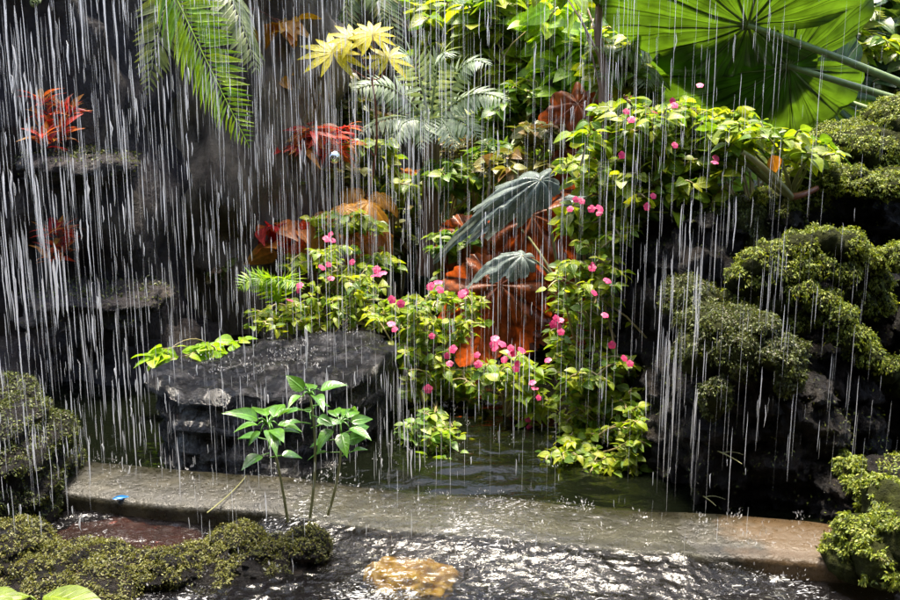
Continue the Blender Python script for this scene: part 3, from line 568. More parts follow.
r = bush('arching_shrub', 'arching stems with yellowing leaves on the mossy boulder below the giant leaves', 'shrub', P(790, 200, 3.3), [(760, 130, 3.25, 40, 14, .15, 32), (810, 150, 3.25, 30, 14, .15, 28), (725, 140, 3.3, 30, 14, .12, 28)], 0.0588, YG, stem=M['palestem'], r=0.00460, whorl=3, along=2)
mb = MB(); mb.tube(bez(P(742, 152, 3.15), P(765, 165, 3.15), P(792, 198, 3.2), 24), .009, .012, 7); mb.build('branch', M['palestem'], r, np.array(r.location))
mb = MB(); mb.tube(bez(P(790, 197, 3.2), P(802, 196, 3.2), P(817, 188, 3.25), 19), .013, .009, 7); mb.build('branch', M['redstem'], r, np.array(r.location))
mb = MB(); mb.inst(T_ROUND, [P(772, 155, 3.1)], V(.3, 0, -.8), V(0, -1, .3), [.06]); mb.build('faded_leaf', M['amber'], r, np.array(r.location))
# small plants by the slab
bush('creeping_plant', 'small bright green plant sprouting at the far left edge of the flat boulder', 'plant', gz(190, 3.6, .15), [(165, 358, 3.5, 18, 8, .06, 5), (205, 350, 3.6, 18, 6, .06, 4), (240, 343, 3.75, 10, 4, .05, 2)], .075, M['bright'], r=.003, whorl=5, along=1)
fern('bright_fern', 'bright green fern tuft between the falling water and the pink bush', gz(275, 4.2, .25), [(P(278, 305, 4.1), P(268+dx*.5, 262, 4.05), P(268+dx, 285+abs(dx)*.2, 4.0)) for dx in (-30, -12, 6, 22, 34)], M['fern'], .07, n=16)
# --- seedlings on the low mossy rock
def seedling(label, base, top, leaves, group='broad leaved seedlings'):
    root = thing('seedling', label, 'seedling', base, group); b = MB()
    b.tube(bez(base, (base+top)/2+V(rng.uniform(-.03, .03), 0, .02), top, 10), .0042, .0024, 7); b.build('stem', M['palestem'], root, base)
    for k in range(6):
        a = k*2.4+rng.random(); t0 = top+V(0, 0, -.03-.012*k); d = V(math.cos(a), math.sin(a)*.8, rng.uniform(-.1, .5)); q = MB(); k_ = rng.uniform(.035, .065)
        q.tube(bez(t0, t0+d*.015, t0+d*.035, 5), .002, .0015, 5); q.inst(T_BIG, [t0+d*.033], d, V(0, -.3, 1)+rng.normal(0, .3, 3), [k_]); q.build('leaf', M['seed'], root, base)
    for (px, py, L, Y, s) in leaves:
        tipp = P(px, py, Y); d = tipp-top; L = np.linalg.norm(d); st_ = top+d*.3; q = MB()
        q.tube(bez(top, top+d*.15+V(0, 0, .02), st_, 6), .003, .002, 5)
        k_ = max(L*.66, .06)*s; q.inst(T_BIG, [st_], d+V(0, 0, .14*L), V(0, -.35, 1)+rng.normal(0, .3, 3), np.array([[k_*rng.uniform(.65, .95), k_, k_*rng.uniform(.6, 1.7)]])); q.build('leaf', M['seed'], root, base)
M['seed'] = leaf_mat('seedling_leaf', [(.05, .16, .02), (.09, .22, .025), (.06, .17, .05)], trans=.35, rough=.22, spec=.8)
b0 = P(288, 522, 2.40); seedling('shorter slanting seedling whose leaves fan out at the left', b0, P(268, 425, 2.40), [(232, 408, 0, 2.33, 1), (234, 426, 0, 2.36, 1), (243, 448, 0, 2.38, .8), (285, 440, 0, 2.28, .9), (300, 400, 0, 2.44, 1), (285, 400, 0, 2.53, 1), (262, 398, 0, 2.58, 1), (276, 445, 0, 2.26, .8), (300, 425, 0, 2.38, 1)])
b0 = P(310, 518, 2.38); seedling('taller straight seedling crowned with a pale upper tier of leaves', b0, P(310, 395, 2.38), [(290, 380, 0, 2.38, 1), (345, 380, 0, 2.38, 1), (305, 376, 0, 2.53, 1), (325, 400, 0, 2.28, .9), (285, 400, 0, 2.30, .9)])
b0 = P(328, 515, 2.40); seedling('rightmost seedling on a curved stem with drooping glossy leaves', b0, P(340, 424, 2.40), [(315, 445, 0, 2.33, 1), (372, 438, 0, 2.33, 1), (375, 418, 0, 2.43, 1), (352, 400, 0, 2.53, 1), (330, 402, 0, 2.50, 1), (345, 456, 0, 2.30, .9), (362, 405, 0, 2.48, 1), (318, 420, 0, 2.43, 1)])
# --- yellow green leaves at the bottom edge
root = thing('yellow_leaf_plant', 'plant with broad yellow green leaves at the bottom edge of the moss', 'plant', P(60, 640, 1.95))
for (a, b2, s) in [((-14, 592), (44, 612), .15), ((44, 596), (138, 603), .20), ((30, 596), (-30, 606), .12)]:
    q = MB(); p0 = P(a[0], a[1], 1.95); p1 = P(b2[0], b2[1], 1.85); q.inst(T_BIG, [p0], p1-p0, V(0, -.1, 1), np.array([[s*.6, s, s*.8]])); q.tube(bez(np.array(root.location), (np.array(root.location)+p0)/2+V(0, 0, .03), p0), .004, .003, 5); q.build('leaf', M['frontleaf'], root, np.array(root.location))

# --- ferns
fb = P(150, -60, 3.6)
fern('hanging_fern', 'lit green fern frond drooping out of the dark cliff at the top', fb, [(fb, P(185, 20, 3.4), P(250, 148, 3.2))], M['fern'], .16, n=46, nor=V(-.4, -.9, .25), lean=.35, rr=.004, w=.6, droop=.15)
r = fern('hanging_fern', 'pair of dim grey green fern fronds hanging beside the lit frond', P(200, -60, 3.9), [(P(200, -60, 3.9), P(160, -10, 3.7), P(148, 95, 3.6)), (P(200, -60, 3.9), P(235, -10, 3.7), P(258, 75, 3.6))], M['palefern'], .13, n=26, nor=V(.5, -.8, .3), droop=.4)
gb = gz(425, 5.0, .3); g0 = P(428, 165, 5.6)
fr0 = P(430, 128, 5.0)
gf = fern('grey_fern', 'grey green tree fern with long feathered fronds in the middle of the garden', gb, [(fr0, P(430+(x-430)*.5, min(y, 128)-26, 4.95), P(x, y, 4.8)) for x, y in ((352, 92), (358, 136), (400, 60), (447, 58), (490, 66), (508, 102), (480, 140), (385, 150), (420, 152), (455, 150))], M['greyfern'], .12, n=20, w=1.0, rr=.006, nor=V(0, -.6, .8), droop=.25)
mb = MB(); mb.tube(bez(gb, (gb+fr0)/2+V(.03, 0, 0), fr0, 10), .05, .04, 8); mb.build('trunk', M['bark'], gf, gb)
fern('dim_fern', 'dim fern arching out from the rock wall left of the orange leaves', gz(290, 5.2, .3), [(P(285, 215, 5.1), P(285+(x-285)*.5, 175, 5.0), P(x, y, 4.8)) for x, y in ((240, 200), (252, 232), (275, 180), (310, 190), (325, 218), (262, 186))], M['dimfern'], .11, n=20, nor=V(0, -.6, .8), droop=.3)
fern('dim_fern', 'dim fern hanging over the far end of the dark pond', gz(415, 6.0, .3), [(P(420, 215, 5.9), P(420+(x-420)*.5, 180, 5.8), P(x, y, 5.6)) for x, y in ((385, 205), (392, 228), (410, 185), (445, 190), (458, 222), (470, 205))], M['dimfern'], .12, n=20, nor=V(0, -.6, .8), droop=.3)
fern('dim_fern', 'dim fern fringe hanging at the top behind the yellow finger leaves', P(350, -40, 5.6), [(P(350, -30, 5.6), P(350+(x-350)*.6, -30, 5.5), P(x, y, 5.3)) for x, y in ((300, 30), (318, 62), (345, 48), (385, 22), (402, 60), (270, 45))], M['dimfern'], .13, n=22, nor=V(0, -.8, .6), droop=.3)
fern('small_fern', 'small yellowish fern under the grey fern', gz(432, 5.2, .5), [(P(430, 150, 5.2), P(430, 130, 5.2), P(x, y, 5.1)) for x, y in ((415, 140), (447, 137), (440, 142), (422, 145))], M['gold'], .05, n=12)
fern('pale_fern', 'pale green fern arching below the giant leaf edge', P(655, 110, 4.6), [(P(660, 110, 4.6), P(640, 30, 4.5), P(x, y, 4.3)) for x, y in ((600, 80), (618, 52), (645, 88), (592, 48))], M['palefern'], .16, n=26, droop=.4)
fern('pale_fern', 'pale green fern showing above the giant leaf stalks', P(850, 60, 5.2), [(P(850, 70, 5.2), P(840, 0, 5.1), P(x, y, 5.0)) for x, y in ((805, 22), (815, 5), (835, 70), (880, 12), (898, 60))], M['palefern'], .16, n=26, droop=.3)
# --- yellow palmate plant
def palmate(root, c, nor, n, L, m, base):
    q = MB(); nor = nrm(nor); x = nrm(np.cross(nor, V(0, 1, .2))); y = np.cross(nor, x)
    for k in range(n):
        a = (k+.5)/n*2*math.pi*.92; d = x*math.sin(a)+y*math.cos(a)-nor*.08; q.inst(T_FING, [c], d, nor, [L*rng.uniform(.85, 1.1)])
    q.build('leaf', m, root, base)
rb = P(330, 260, 4.9); root = thing('umbrella_plant', 'plant with yellow finger shaped leaves in front of the dark rock', 'plant', rb)
q = MB(); hub = P(372, 80, 4.7); q.tube(bez(rb, P(392, 190, 4.8), hub, 12), .008, .005, 6)
for (px, py) in ((333, 52), (372, 34), (388, 58), (352, 38)):
    c = P(px, py, 4.6); q.tube(bez(hub, (hub+c)/2+V(.03, 0, -.05), c, 8), .003, .002, 5); palmate(root, c, V(.1, -.75, .7), 11 if px < 380 else 9, .16 if px < 340 else .125, M['gold'], rb)
q.build('stem', M['redstem'], root, rb)
# --- orange and red begonias
bush('orange_foliage_plant', 'plant with orange and yellow leaves on a thin red arching stem', 'plant', P(215, 20, 4.9), [(288, 24, 4.8, 16, 8, .08, 4), (295, 75, 4.9, 22, 10, .1, 4)], .12, M['amber'], stem=M['redstem'], r=.003, whorl=4, along=1)
bush('croton', 'red and orange leaved plant beside the silver ball', 'plant', gz(325, 4.9, .5), [(322, 128, 4.8, 32, 12, .15, 9), (300, 148, 4.8, 26, 10, .12, 6), (345, 150, 4.85, 18, 12, .1, 4)], .12, M['red'], T_LAN, whorl=6, stem=M['redstem'])
bush('croton', 'red veined leaves low behind the bush with the highest pink bloom', 'plant', gz(300, 4.7, .1), [(310, 235, 4.6, 32, 14, .15, 8), (275, 235, 4.65, 22, 14, .1, 4)], .14, M['red'], T_BIG, whorl=4, along=1, stem=M['redstem'])
def bigleaf_plant(name, label, base, leaves, m, rf, cat='plant', stem=M['redstem'], **k):
    base = np.asarray(base, float); root = thing(name, label, cat, base); q = MB()
    for i, (px, py, Y, size, nor, tip) in enumerate(leaves):
        c = P(px, py, Y); b = MB(); polar_leaf(b, c, np.array(nor, float), np.array(tip, float), size, rf, seed=i+3, **k); b.build('leaf', m, root, base)
        q.tube(bez(base, (base+c)/2+V(0, .05, .12), c, 9), .008, .004, 6)
    q.build('stem', stem, root, base); return root
bigleaf_plant('orange_begonia', 'begonia with round orange leaves over pale stems', gz(345, 4.7, .1), [(344, 208, 4.6, .10, (-.1, -.5, .9), (-1, -.3, -.3)), (368, 203, 4.7, .11, (.3, -.4, .9), (1, -.3, -.3)), (325, 222, 4.5, .10, (0, -.6, .8), (-.4, -1, -.4)), (318, 245, 4.5, .10, (-.1, -.8, .6), (-1, -.3, -.4)), (380, 195, 4.8, .09, (.2, -.4, .9), (1, -.4, -.4)), (352, 190, 4.8, .09, (0, -.4, .9), (0, -1, -.2))], M['orange'], lobed(5, .08), cup=.5, fold=.15, segs=60)
bigleaf_plant('yellow_begonia', 'begonia with dull yellow leaves above the dark pond', gz(370, 4.8, .1), [(362, 240, 4.7, .11, (0, -.7, .7), (.1, -1, -.5)), (378, 232, 4.8, .10, (.1, -.6, .8), (.6, -1, -.3)), (355, 260, 4.6, .09, (0, -.8, .6), (-.2, -.5, -1))], M['amber'], lobed(5, .08), cup=.5, fold=.15, segs=60)
bush('amber_mound', 'rounded mound of amber leaves behind the pond', 'plant', gz(420, 5.6, .25), [(420, 178, 5.6, 26, 10, .15, 22)], .07, M['amber'], T_ROUND, whorl=6, along=2, stem=M['redstem'])
# silver begonia and rusty leaves
bigleaf_plant('silver_begonia', 'big silver grey jagged leaf folded down toward the pond', P(560, 290, 4.2), [(540, 180, 4.1, .30, (.3, -.75, .6), (-.85, -.1, -.5))], M['silver'], maple(11, .22), cup=.9, fold=.22, asp=.47, noise=.08, segs=180, stem=M['palestem'])
bigleaf_plant('silver_begonia', 'smaller silver grey leaves arching over the rusty red leaves, below the biggest silver one', P(575, 320, 4.0), [(582, 200, 3.95, .19, (.1, -.55, .85), (.9, -.3, -.3)), (522, 256, 3.8, .15, (.2, -.55, .85), (-1, 0, -.25)), (505, 215, 4.3, .12, (.3, -.6, .7), (-.8, -.1, -.5))], M['silver'], maple(11, .2), cup=.8, fold=.16, noise=.08, asp=.75, segs=180, stem=M['palestem'])
bigleaf_plant('rust_leaf_plant', 'plant with broad rusty red leaves hanging above the pond', gz(530, 4.35, .0), [(500, 285, 4.0, .33, (-.1, -.95, .3), (-.35, 0, -1)), (556, 285, 4.25, .30, (.1, -.95, .3), (.3, 0, -1)), (585, 150, 4.6, .28, (0, -.9, .4), (.3, 0, -1)), (532, 215, 4.25, .30, (0, -.9, .3), (.1, 0, -1)), (468, 232, 4.5, .2, (-.2, -.9, .3), (-.5, 0, -1)), (598, 190, 4.4, .27, (.1, -.95, .2), (.5, 0, -1)), (520, 330, 4.15, .14, (.1, -.95, .2), (.1, 0, -1))], M['rust'], maple(9, .2, .4, .3), cup=.5, fold=.32, segs=180, noise=.07)
bigleaf_plant('rust_leaf_plant', 'high rusty brown leaf spread against the slender tree trunk', P(590, 230, 4.7), [(578, 104, 4.6, .21, (-.3, -.7, .6), (-1, -.1, -.1)), (622, 100, 4.7, .2, (.3, -.7, .6), (1, 0, .1)), (600, 112, 4.65, .2, (0, -.9, .3), (0, 0, -1))], M['rust'], maple(7, .3), cup=.5, fold=.35, segs=180, noise=.07)
# --- giant elephant ears
def ear(root, c, nor, tip, size, base, seed, bend, pet):
    q = MB(); w, at = polar_leaf(q, c, nor, tip, size, heart, rings=18, segs=180, cup=.22, fold=.05, nf=22, noise=.03, seed=seed, asp=1.0); lf = q.build('blade', M['ear'], root, base)
    vb = MB(); nn = nrm(nor)
    for t in [0, .42, -.42, .85, -.85, 1.3, -1.3, 1.75, -1.75, 2.25, -2.25, 2.75, -2.75]:
        pts = np.array([c]+[at(t % (2*math.pi), k/18) for k in range(1, 18)])-nn*.004; vb.tube(pts, .007 if t else .009, .0015, 5)
    vb.build('vein', M['ear_vein'], lf, base)
    p = MB(); p.tube(bez(c, bend, pet, 16), .012, .02, 8); p.build('stalk', M['palestem2'], root, base)
M['palestem2'] = flat_mat('giant_leaf_stalk', (.16, .22, .07), .35)
eb = P(1010, 330, 4.3); root = thing('elephant_ear', 'giant green leaves with radiating veins arching over the mossy boulder', 'plant', eb)
ear(root, P(748, 25, 4.2), V(-.05, -.68, -.72), V(-1, -.2, .12), .69, eb, 1, P(830, 52, 4.1), P(985, 118, 4.2))
ear(root, P(788, 66, 4.4), V(.08, -.82, -.5), V(-.9, -.1, -.25), .60, eb, 2, P(870, 90, 4.25), P(985, 128, 4.2))
ear(root, P(820, 92, 4.7), V(.1, -.95, .1), V(-.95, 0, -.3), .45, eb, 4, P(900, 120, 4.5), P(990, 150, 4.3))
pt = MB(); pt.tube(bez(P(980, 110, 4.2), P(1000, 200, 4.25), eb*V(1, 1, 0)-V(0, 0, .4), 10), .035, .05, 8); pt.build('trunk', M['palestem2'], root, eb)
bush('deep_pink_bush', 'pink flower and yellow leaves in the gap above the giant leaf stalk', 'flowering bush', P(860, 70, 5.1), [(850, 45, 5.0, 22, 16, .1, 8), (885, 40, 5.0, 18, 20, .1, 6)], .09, YG)
flowers(bpy.data.objects['deep_pink_bush'], [(841, 33, 3)], 4.8, .03)
# --- red plants on the cliff ledges
for (lab, bx, by, blobs) in (('red and yellow spiky plant on the upper ledge of the dark cliff', 55, 152, [(52, 118, 3.95, 18, 28, .1, 10), (56, 140, 3.9, 20, 10, .08, 6)]), ('orange red spiky plant on the lower ledge of the dark cliff', 55, 275, [(54, 245, 3.9, 14, 22, .1, 8)])):
    bush('bromeliad', lab, 'plant', P(bx, by, 3.95), blobs, .085, M['red'], T_LAN, whorl=6, along=3, lift=(-.1, 1.6), group='red plants on the cliff ledges', stem=M['redstem'])
# --- silver ball
c = P(334, 157, 4.5); v, f = ICO[4]; mb = MB(); mb.add(c+v*.031, f); o = mb.build('glass_ball', flat_mat('mirror_glass', (.85, .86, .88), .06, 1), origin=c); tag(o, 'small silver mirror ball on a thin rod among the red leaves', 'ball')
mb = MB(); mb.tube([c-V(0, 0, .03), gz(334, 4.5, -.1)], .003); mb.build('rod', M['palestem'], o, c)
# --- small pale coil on the cliff
c = P(35, 3, 3.95); th = np.linspace(0, 14, 60); mb = MB(); mb.tube(np.stack([c[0]+np.cos(th)*.018*(1-th/18), c[1]-.004*th/3, c[2]+np.sin(th)*.018*(1-th/18)], 1), .0045, .003, 6)
o = mb.build('coiled_shoot', M['palefern'], origin=c); tag(o, 'pale coiled fern shoot at the top of the dark cliff', 'fern shoot'); mb = MB(); mb.tube(bez(c+V(.018, 0, 0), c+V(.02, .1, .1), c+V(.03, .35, .25)), .004, .005); mb.build('stalk', M['palefern'], o, c)

# --- background trees and shrubs
def tree(name, label, px, Y, ytop, r, blobs, size, m, bark, tpl=T_OV, lean=0, whorl=6):
    base = gz(px, Y, -.05 if Y < 9 else .2); root = thing(name, label, 'tree', base); top = P(px+lean, ytop, Y); q = MB()
    pts = bez(base, (base+top)/2+V(rng.normal(0, .03), 0, 0), top, 14); pts[1:-1] += rng.normal(0, r*.25, (12, 3))*V(1, 1, 0); q.tube(pts, r, r*.7, 9)
    tips = blobpts(blobs); lf = MB(); ps = []; ds = []; ns = []; ss = []
    for t in tips:
        j = rng.integers(9, 14); q.tube(bez(pts[j], (pts[j]+t)/2+V(0, 0, .1), t, 6), r*.25, r*.06, 4)
        for k in range(whorl):
            d = nrm(rng.normal(0, 1, 3)*V(1, 1, .5)); ps.append(t+d*size*.3*rng.random()); ds.append(d); ns.append(V(0, -.3, 1)+rng.normal(0, .4, 3)); ss.append(size*rng.uniform(.6, 1.2))
    lf.inst(tpl, ps, np.array(ds), np.array(ns), ss); q.build('trunk', bark, root, base); lf.build('crown', m, root, base)
tree('slender_tree', 'slender pink brown tree trunk rising through the rusty leaves', 596, 4.35, -30, .024, [(590, -25, 4.6, 60, 30, .5, 9)], .15, M['yellowgreen'], M['bark'])
tree('pale_tree', 'pale barked thin tree behind the yellow finger leaves', 413, 6.6, -60, .035, [(400, -20, 6.7, 70, 40, .5, 12)], .18, M['green'], M['palebark'])
tree('dark_tree', 'dark trunked tree with fan leaf hanging at the top middle', 457, 7.2, -60, .11, [(470, -30, 7.2, 70, 45, .5, 14)], .22, M['green'], M['bark'])
tree('thin_tree', 'thin dark stemmed tree among yellow green leaves', 540, 5.9, -50, .016, [(540, 15, 5.9, 45, 45, .4, 18)], .16, M['yellowgreen'], M['bark'])
tree('thin_tree', 'thin straight stemmed tree left of the tall pink flowered bush', 553, 6.4, -40, .014, [(565, 45, 6.4, 40, 35, .4, 26)], .18, M['bright'], M['bark'], T_LAN)
BG = [('mixed small green plants between the tree fern and the thin trees', 505, 5.4, [(495, 115, 5.3, 30, 26, .2, 44), (530, 100, 5.3, 26, 26, .2, 36)], .075, 'green', T_OV),
      ('small lime plants around the orange begonia and the red leaves', 345, 4.8, [(340, 225, 4.5, 40, 16, .15, 26), (375, 265, 4.5, 26, 14, .12, 18), (300, 262, 4.5, 22, 12, .12, 12)], .06, 'yellowgreen', T_OV),
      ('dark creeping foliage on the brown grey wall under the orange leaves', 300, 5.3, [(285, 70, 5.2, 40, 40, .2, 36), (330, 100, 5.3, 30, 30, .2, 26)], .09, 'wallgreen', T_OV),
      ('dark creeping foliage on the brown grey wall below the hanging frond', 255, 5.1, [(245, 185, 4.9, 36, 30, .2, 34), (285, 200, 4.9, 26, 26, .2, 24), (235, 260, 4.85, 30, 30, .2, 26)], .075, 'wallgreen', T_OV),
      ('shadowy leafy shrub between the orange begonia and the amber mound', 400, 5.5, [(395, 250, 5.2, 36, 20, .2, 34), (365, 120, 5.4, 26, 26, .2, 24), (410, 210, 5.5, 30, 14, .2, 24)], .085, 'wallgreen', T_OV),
      ('fine leaved lime plants between the umbrella plant and the amber mound', 385, 5.2, [(375, 150, 5.1, 30, 14, .2, 26), (395, 185, 5.1, 34, 12, .2, 24)], .075, 'yellowgreen', T_OV),
      ('fine leaved plants under the red croton by the silver ball', 320, 5.0, [(315, 178, 4.95, 40, 12, .2, 30), (345, 170, 4.9, 20, 10, .15, 14)], .07, 'olive', T_OV),
      ('small green plants around the foot of the tree fern', 455, 5.0, [(455, 175, 4.85, 40, 18, .2, 44), (490, 155, 4.9, 25, 16, .2, 24)], .07, 'green', T_OV),
      ('loose bronze and green plants above the big silver leaf', 520, 4.7, [(515, 165, 4.6, 40, 16, .2, 34), (545, 135, 4.7, 30, 16, .2, 24)], .075, 'olive', T_OV),
      ('low green plants hanging over the water left of the rusty leaves', 455, 4.6, [(455, 240, 4.5, 30, 14, .15, 24), (475, 285, 4.4, 26, 10, .15, 18)], .065, 'green', T_OV),
      ('bright small leaved climber round the slender trunk', 600, 4.6, [(610, 60, 4.55, 30, 30, .2, 30), (635, 85, 4.5, 24, 16, .2, 16)], .085, 'yellowgreen', T_OV),
      ('grey green leafy shrub filling the space left of the grey fern', 350, 6.0, [(345, 110, 5.9, 35, 40, .3, 40), (375, 60, 6.0, 30, 40, .3, 26)], .15, 'olive', T_LAN),
      ('bushy bright green plants between the grey fern and the silver leaves', 520, 5.3, [(505, 175, 5.3, 45, 25, .3, 44), (545, 150, 5.2, 35, 20, .3, 24)], .11, 'yellowgreen', T_OV),
      ('low dark leaved plants on the far bank under the amber mound', 410, 6.0, [(400, 225, 5.8, 45, 14, .3, 30), (450, 235, 5.9, 45, 12, .3, 30)], .13, 'green', T_OVF),
      ('tall bright shrub with big oval leaves right of the dark trunked tree', 500, 5.7, [(490, 25, 5.7, 40, 35, .3, 40), (520, 75, 5.7, 40, 35, .3, 36)], .17, 'yellowgreen', T_OV),
      ('bright leafed shrub directly behind the slender pink brown trunk', 585, 5.4, [(575, 30, 5.4, 45, 40, .3, 40), (560, 85, 5.4, 30, 25, .3, 22)], .15, 'bright', T_OV),
      ('yellowish shrub hanging over the top edge beside the pale trunk', 435, 5.9, [(435, 20, 5.9, 28, 30, .3, 24)], .14, 'yellowgreen', T_OV),
      ('large yellow green leaved shrub behind the grey fern', 500, 7.0, [(500, 60, 7, 60, 50, .5, 60), (520, 20, 7, 60, 40, .5, 50)], .22, 'yellowgreen', T_OV),
      ('broad leaved green shrub beside the dark trunked tree', 455, 7.6, [(445, 50, 7.6, 60, 45, .5, 60)], .28, 'green', T_BIG),
      ('lance leaved bright shrub behind the thin trees', 570, 7.2, [(560, 80, 7.2, 60, 50, .5, 70)], .26, 'bright', T_LAN),
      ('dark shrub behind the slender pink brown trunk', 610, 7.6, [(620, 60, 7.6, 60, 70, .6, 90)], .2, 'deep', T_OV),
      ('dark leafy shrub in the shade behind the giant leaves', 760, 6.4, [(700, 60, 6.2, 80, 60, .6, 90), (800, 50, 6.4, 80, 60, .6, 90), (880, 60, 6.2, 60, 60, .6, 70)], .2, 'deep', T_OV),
      ('olive shrub behind the pale barked tree', 370, 8.2, [(380, 30, 8.2, 70, 50, .6, 80), (330, 40, 8.2, 50, 60, .5, 60)], .22, 'olive', T_OV),
      ('small leaved brown green shrub under the yellow green trees', 510, 6.2, [(500, 150, 6.2, 60, 26, .4, 90), (540, 125, 6.3, 40, 26, .4, 50)], .10, 'olive', T_OVF),
      ('dim green shrub hanging over the back of the pond', 450, 6.6, [(470, 195, 6.6, 55, 22, .4, 70), (400, 205, 6.8, 50, 20, .4, 50)], .12, 'green', T_OVF),
      ('feathery grey green shrub behind the amber mound', 390, 6.2, [(360, 170, 6.2, 45, 20, .3, 50), (430, 150, 6.3, 60, 20, .3, 60)], .11, 'olive', T_LAN),
      ('low green leaves beneath the silver leaf', 500, 5.0, [(480, 270, 5.1, 40, 12, .2, 16), (505, 215, 5.6, 40, 14, .2, 22)], .10, 'green', T_OVF),
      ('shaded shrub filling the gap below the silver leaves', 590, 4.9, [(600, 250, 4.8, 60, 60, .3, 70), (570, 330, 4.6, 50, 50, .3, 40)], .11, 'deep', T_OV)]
for lab, px, Y, bl, s, m, t in BG:
    r = bush('garden_shrub', lab, 'shrub', gz(px, Y+.2, 0), bl, s, M[m], t, r=.008, along=3)
    if 'brown green' in lab: flowers(r, [(505, 152, 3), (522, 151, 3), (545, 112, 3), (540, 135, 4), (558, 118, 2)], 5.7, .034, kind='palepink', spread=.03)
# far wood closing the view
mb = MB(); N = 9000; X = rng.uniform(-9, 9, N); Yy = rng.uniform(9.2, 12, N); Zz = rng.uniform(-.1, 2.6, N)+.3*np.sin(X*1.7)
mb.inst(T_OVF, np.stack([X, Yy, Zz], 1), nrm(rng.normal(size=(N, 3))*V(1, 1, .5)), V(0, -.4, 1)+rng.normal(0, .4, (N, 3)), rng.uniform(.2, .5, N))
o = mb.build('far_foliage', M['green']); tag(o, 'dark green mass of leaves closing off the garden', 'foliage', kind='stuff')

# ================================================================== FALLING WATER
def threads(specs):
    mb = MB(); th = np.arange(4)*math.pi/2+.4
    pr_t = np.array([0, .12, .45, .8, 1.0]); pr_r = np.array([.15, .8, 1.0, .7, .1])
    for (x0, x1, y0, y1, Ya, Yb, n, l0, l1, w0, w1) in specs:
        for _ in range(n):
            px = rng.uniform(x0, x1); py = rng.uniform(y0, y1); Y = rng.uniform(Ya, Yb); top = P(px, py, Y); s = S(Y)
            L = s*(l0+(l1-l0)*rng.random()**2.5); w = s*(w0+(w1-w0)*1.5*rng.random()**3.4)*.235
            zmin = Zf if Y < 2.7 else Zp
            if top[2]-L < zmin: L = top[2]-zmin
            if L < s*5: continue
            k = rng.uniform(.4, 1.0); wob = rng.normal(0, w*.5, (5, 2))
            c = np.stack([top[0]+wob[:, 0], top[1]+wob[:, 1], top[2]-L*pr_t], 1)
            r = w*pr_r*rng.uniform(.6, 1.2, 5)
            v = c[:, None]+r[:, None, None]*np.stack([np.cos(th), np.sin(th), th*0], 1)[None]
            i = np.arange(4)[:, None]*4; j = np.arange(4)[None]; q = (j+1) % 4
            mb.add(v.reshape(-1, 3), np.stack([i+j, i+q, i+4+q, i+4+j], -1).reshape(-1, 4))
    return mb
spec = [(-20, 130, -90, 440, 1.9, 3.4, 460, 14, 110, .8, 3.2), (120, 260, -90, 440, 2.4, 3.8, 480, 14, 90, .8, 2.6), (240, 430, -90, 440, 2.6, 4.2, 680, 14, 90, .7, 2.4), (280, 400, -40, 250, 4.4, 5.6, 170, 20, 110, 1.5, 4.5),
        (400, 640, -90, 440, 2.4, 4.0, 640, 14, 120, .6, 2.2), (600, 790, -90, 440, 2.3, 2.62, 250, 14, 150, .6, 2.4), (770, 910, -60, 440, 2.1, 2.7, 100, 14, 110, .6, 2.0),
        (60, 420, 360, 470, 2.7, 2.95, 190, 10, 60, .8, 3.0), (660, 700, 180, 420, 2.52, 2.6, 40, 40, 190, 1.2, 3.4), (385, 408, 330, 440, 2.85, 2.95, 16, 30, 90, 2, 5), (-10, 90, 380, 520, 2.0, 2.4, 60, 10, 60, 1, 3.6), (130, 760, 440, 560, 2.0, 2.5, 110, 8, 50, .7, 2.6), (0, 420, -80, 400, 2.3, 3.2, 40, 18, 75, 3.0, 4.6), (420, 800, -80, 400, 2.3, 2.6, 90, 18, 75, 1.8, 3.8), (0, 60, 0, 300, 1.9, 2.6, 70, 40, 150, 1.5, 4.5), (0, 620, -100, 260, 2.4, 4.0, 120, 120, 330, .5, 1.2)]
rain = threads(spec)
ps = []; ds = []; ss = []
def splash(p, n, big):
    for _ in range(n):
        a = rng.random()*6.28; rr = rng.random()**.7*.02*big; h = rng.random()*.024*big
        ps.append(p+V(math.cos(a)*rr, math.sin(a)*rr, h)); ds.append(nrm(V(math.cos(a)*rr, math.sin(a)*rr, h*1.2+.004))); ss.append(rng.uniform(.003, .009)*big)
for _ in range(110):
    x = rng.uniform(-1.2, 1.0); splash(V(x, kerb_y(x)+rng.uniform(-.12, .12), float(weir_top(x))+.004), rng.integers(5, 14), rng.uniform(.6, 1.5))
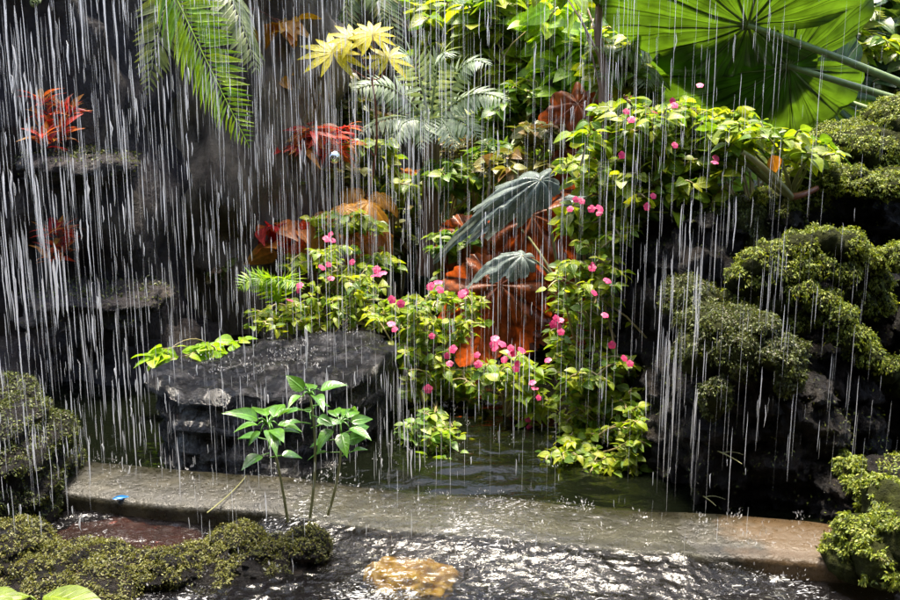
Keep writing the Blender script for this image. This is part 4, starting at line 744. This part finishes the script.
for _ in range(90):
    u = rng.uniform(.05, .95)*.95; k = ot[rng.integers(len(ot))]; splash(cen*(1-u)+k*u+V(0, 0, .01), rng.integers(4, 10), rng.uniform(.6, 1.4))
for _ in range(130): splash(V(rng.uniform(-1, .9), rng.uniform(1.9, 2.4), Zf+.004), rng.integers(4, 12), rng.uniform(.6, 1.5))
for _ in range(60): splash(V(rng.uniform(-.6, .9), rng.uniform(2.8, 3.6), Zp+.004), rng.integers(4, 9), rng.uniform(.6, 1.3))
rain.inst(leaf_tpl(3, .22, .5, 0, 0), ps, np.array(ds), np.tile(V(.1, -1, .1), (len(ds), 1)), np.array(ss))
o = rain.build('falling_water', thread_mat()); tag(o, 'countless thin white threads of water falling in front of the garden', 'falling water', kind='stuff')

# ================================================================== LIGHT, SKY, CAMERA
AZ = math.radians(-8); EL = math.radians(77)      # sun stands behind the garden, a little to the right
w = bpy.data.worlds.new('World'); sc.world = w; w.use_nodes = True; nt = w.node_tree
sky = nt.nodes.new('ShaderNodeTexSky'); sky.sky_type = 'NISHITA'; sky.sun_disc = False; sky.dust_density = 3.5; sky.sun_elevation = EL; sky.sun_rotation = AZ
bg = nt.nodes['Background']; bg.inputs[1].default_value = .095; nt.links.new(sky.outputs[0], bg.inputs[0])
sd = bpy.data.lights.new('sun', 'SUN'); sd.energy = 2.6; sd.angle = math.radians(14); sd.color = (1, .9, .74)
so = bpy.data.objects.new('sun', sd); col.objects.link(so)
toward = Vector((math.sin(AZ)*math.cos(EL), math.cos(AZ)*math.cos(EL), math.sin(EL))); so.rotation_mode = 'QUATERNION'; so.rotation_quaternion = toward.to_track_quat('Z', 'Y')
cd = bpy.data.cameras.new('camera'); cd.sensor_width = 36; cd.lens = 36*FPX/900; cd.clip_start = .05; cd.clip_end = 500
co = bpy.data.objects.new('camera', cd); col.objects.link(co); co.location = CAM; co.rotation_euler = (math.pi/2-PITCH, 0, 0); sc.camera = co
sc.view_settings.view_transform = 'Standard'; sc.view_settings.look = 'None'; sc.view_settings.exposure = 2.4; sc.view_settings.gamma = 1
sc.cycles.transparent_max_bounces = 24; sc.cycles.max_bounces = 8; sc.cycles.sample_clamp_indirect = 6
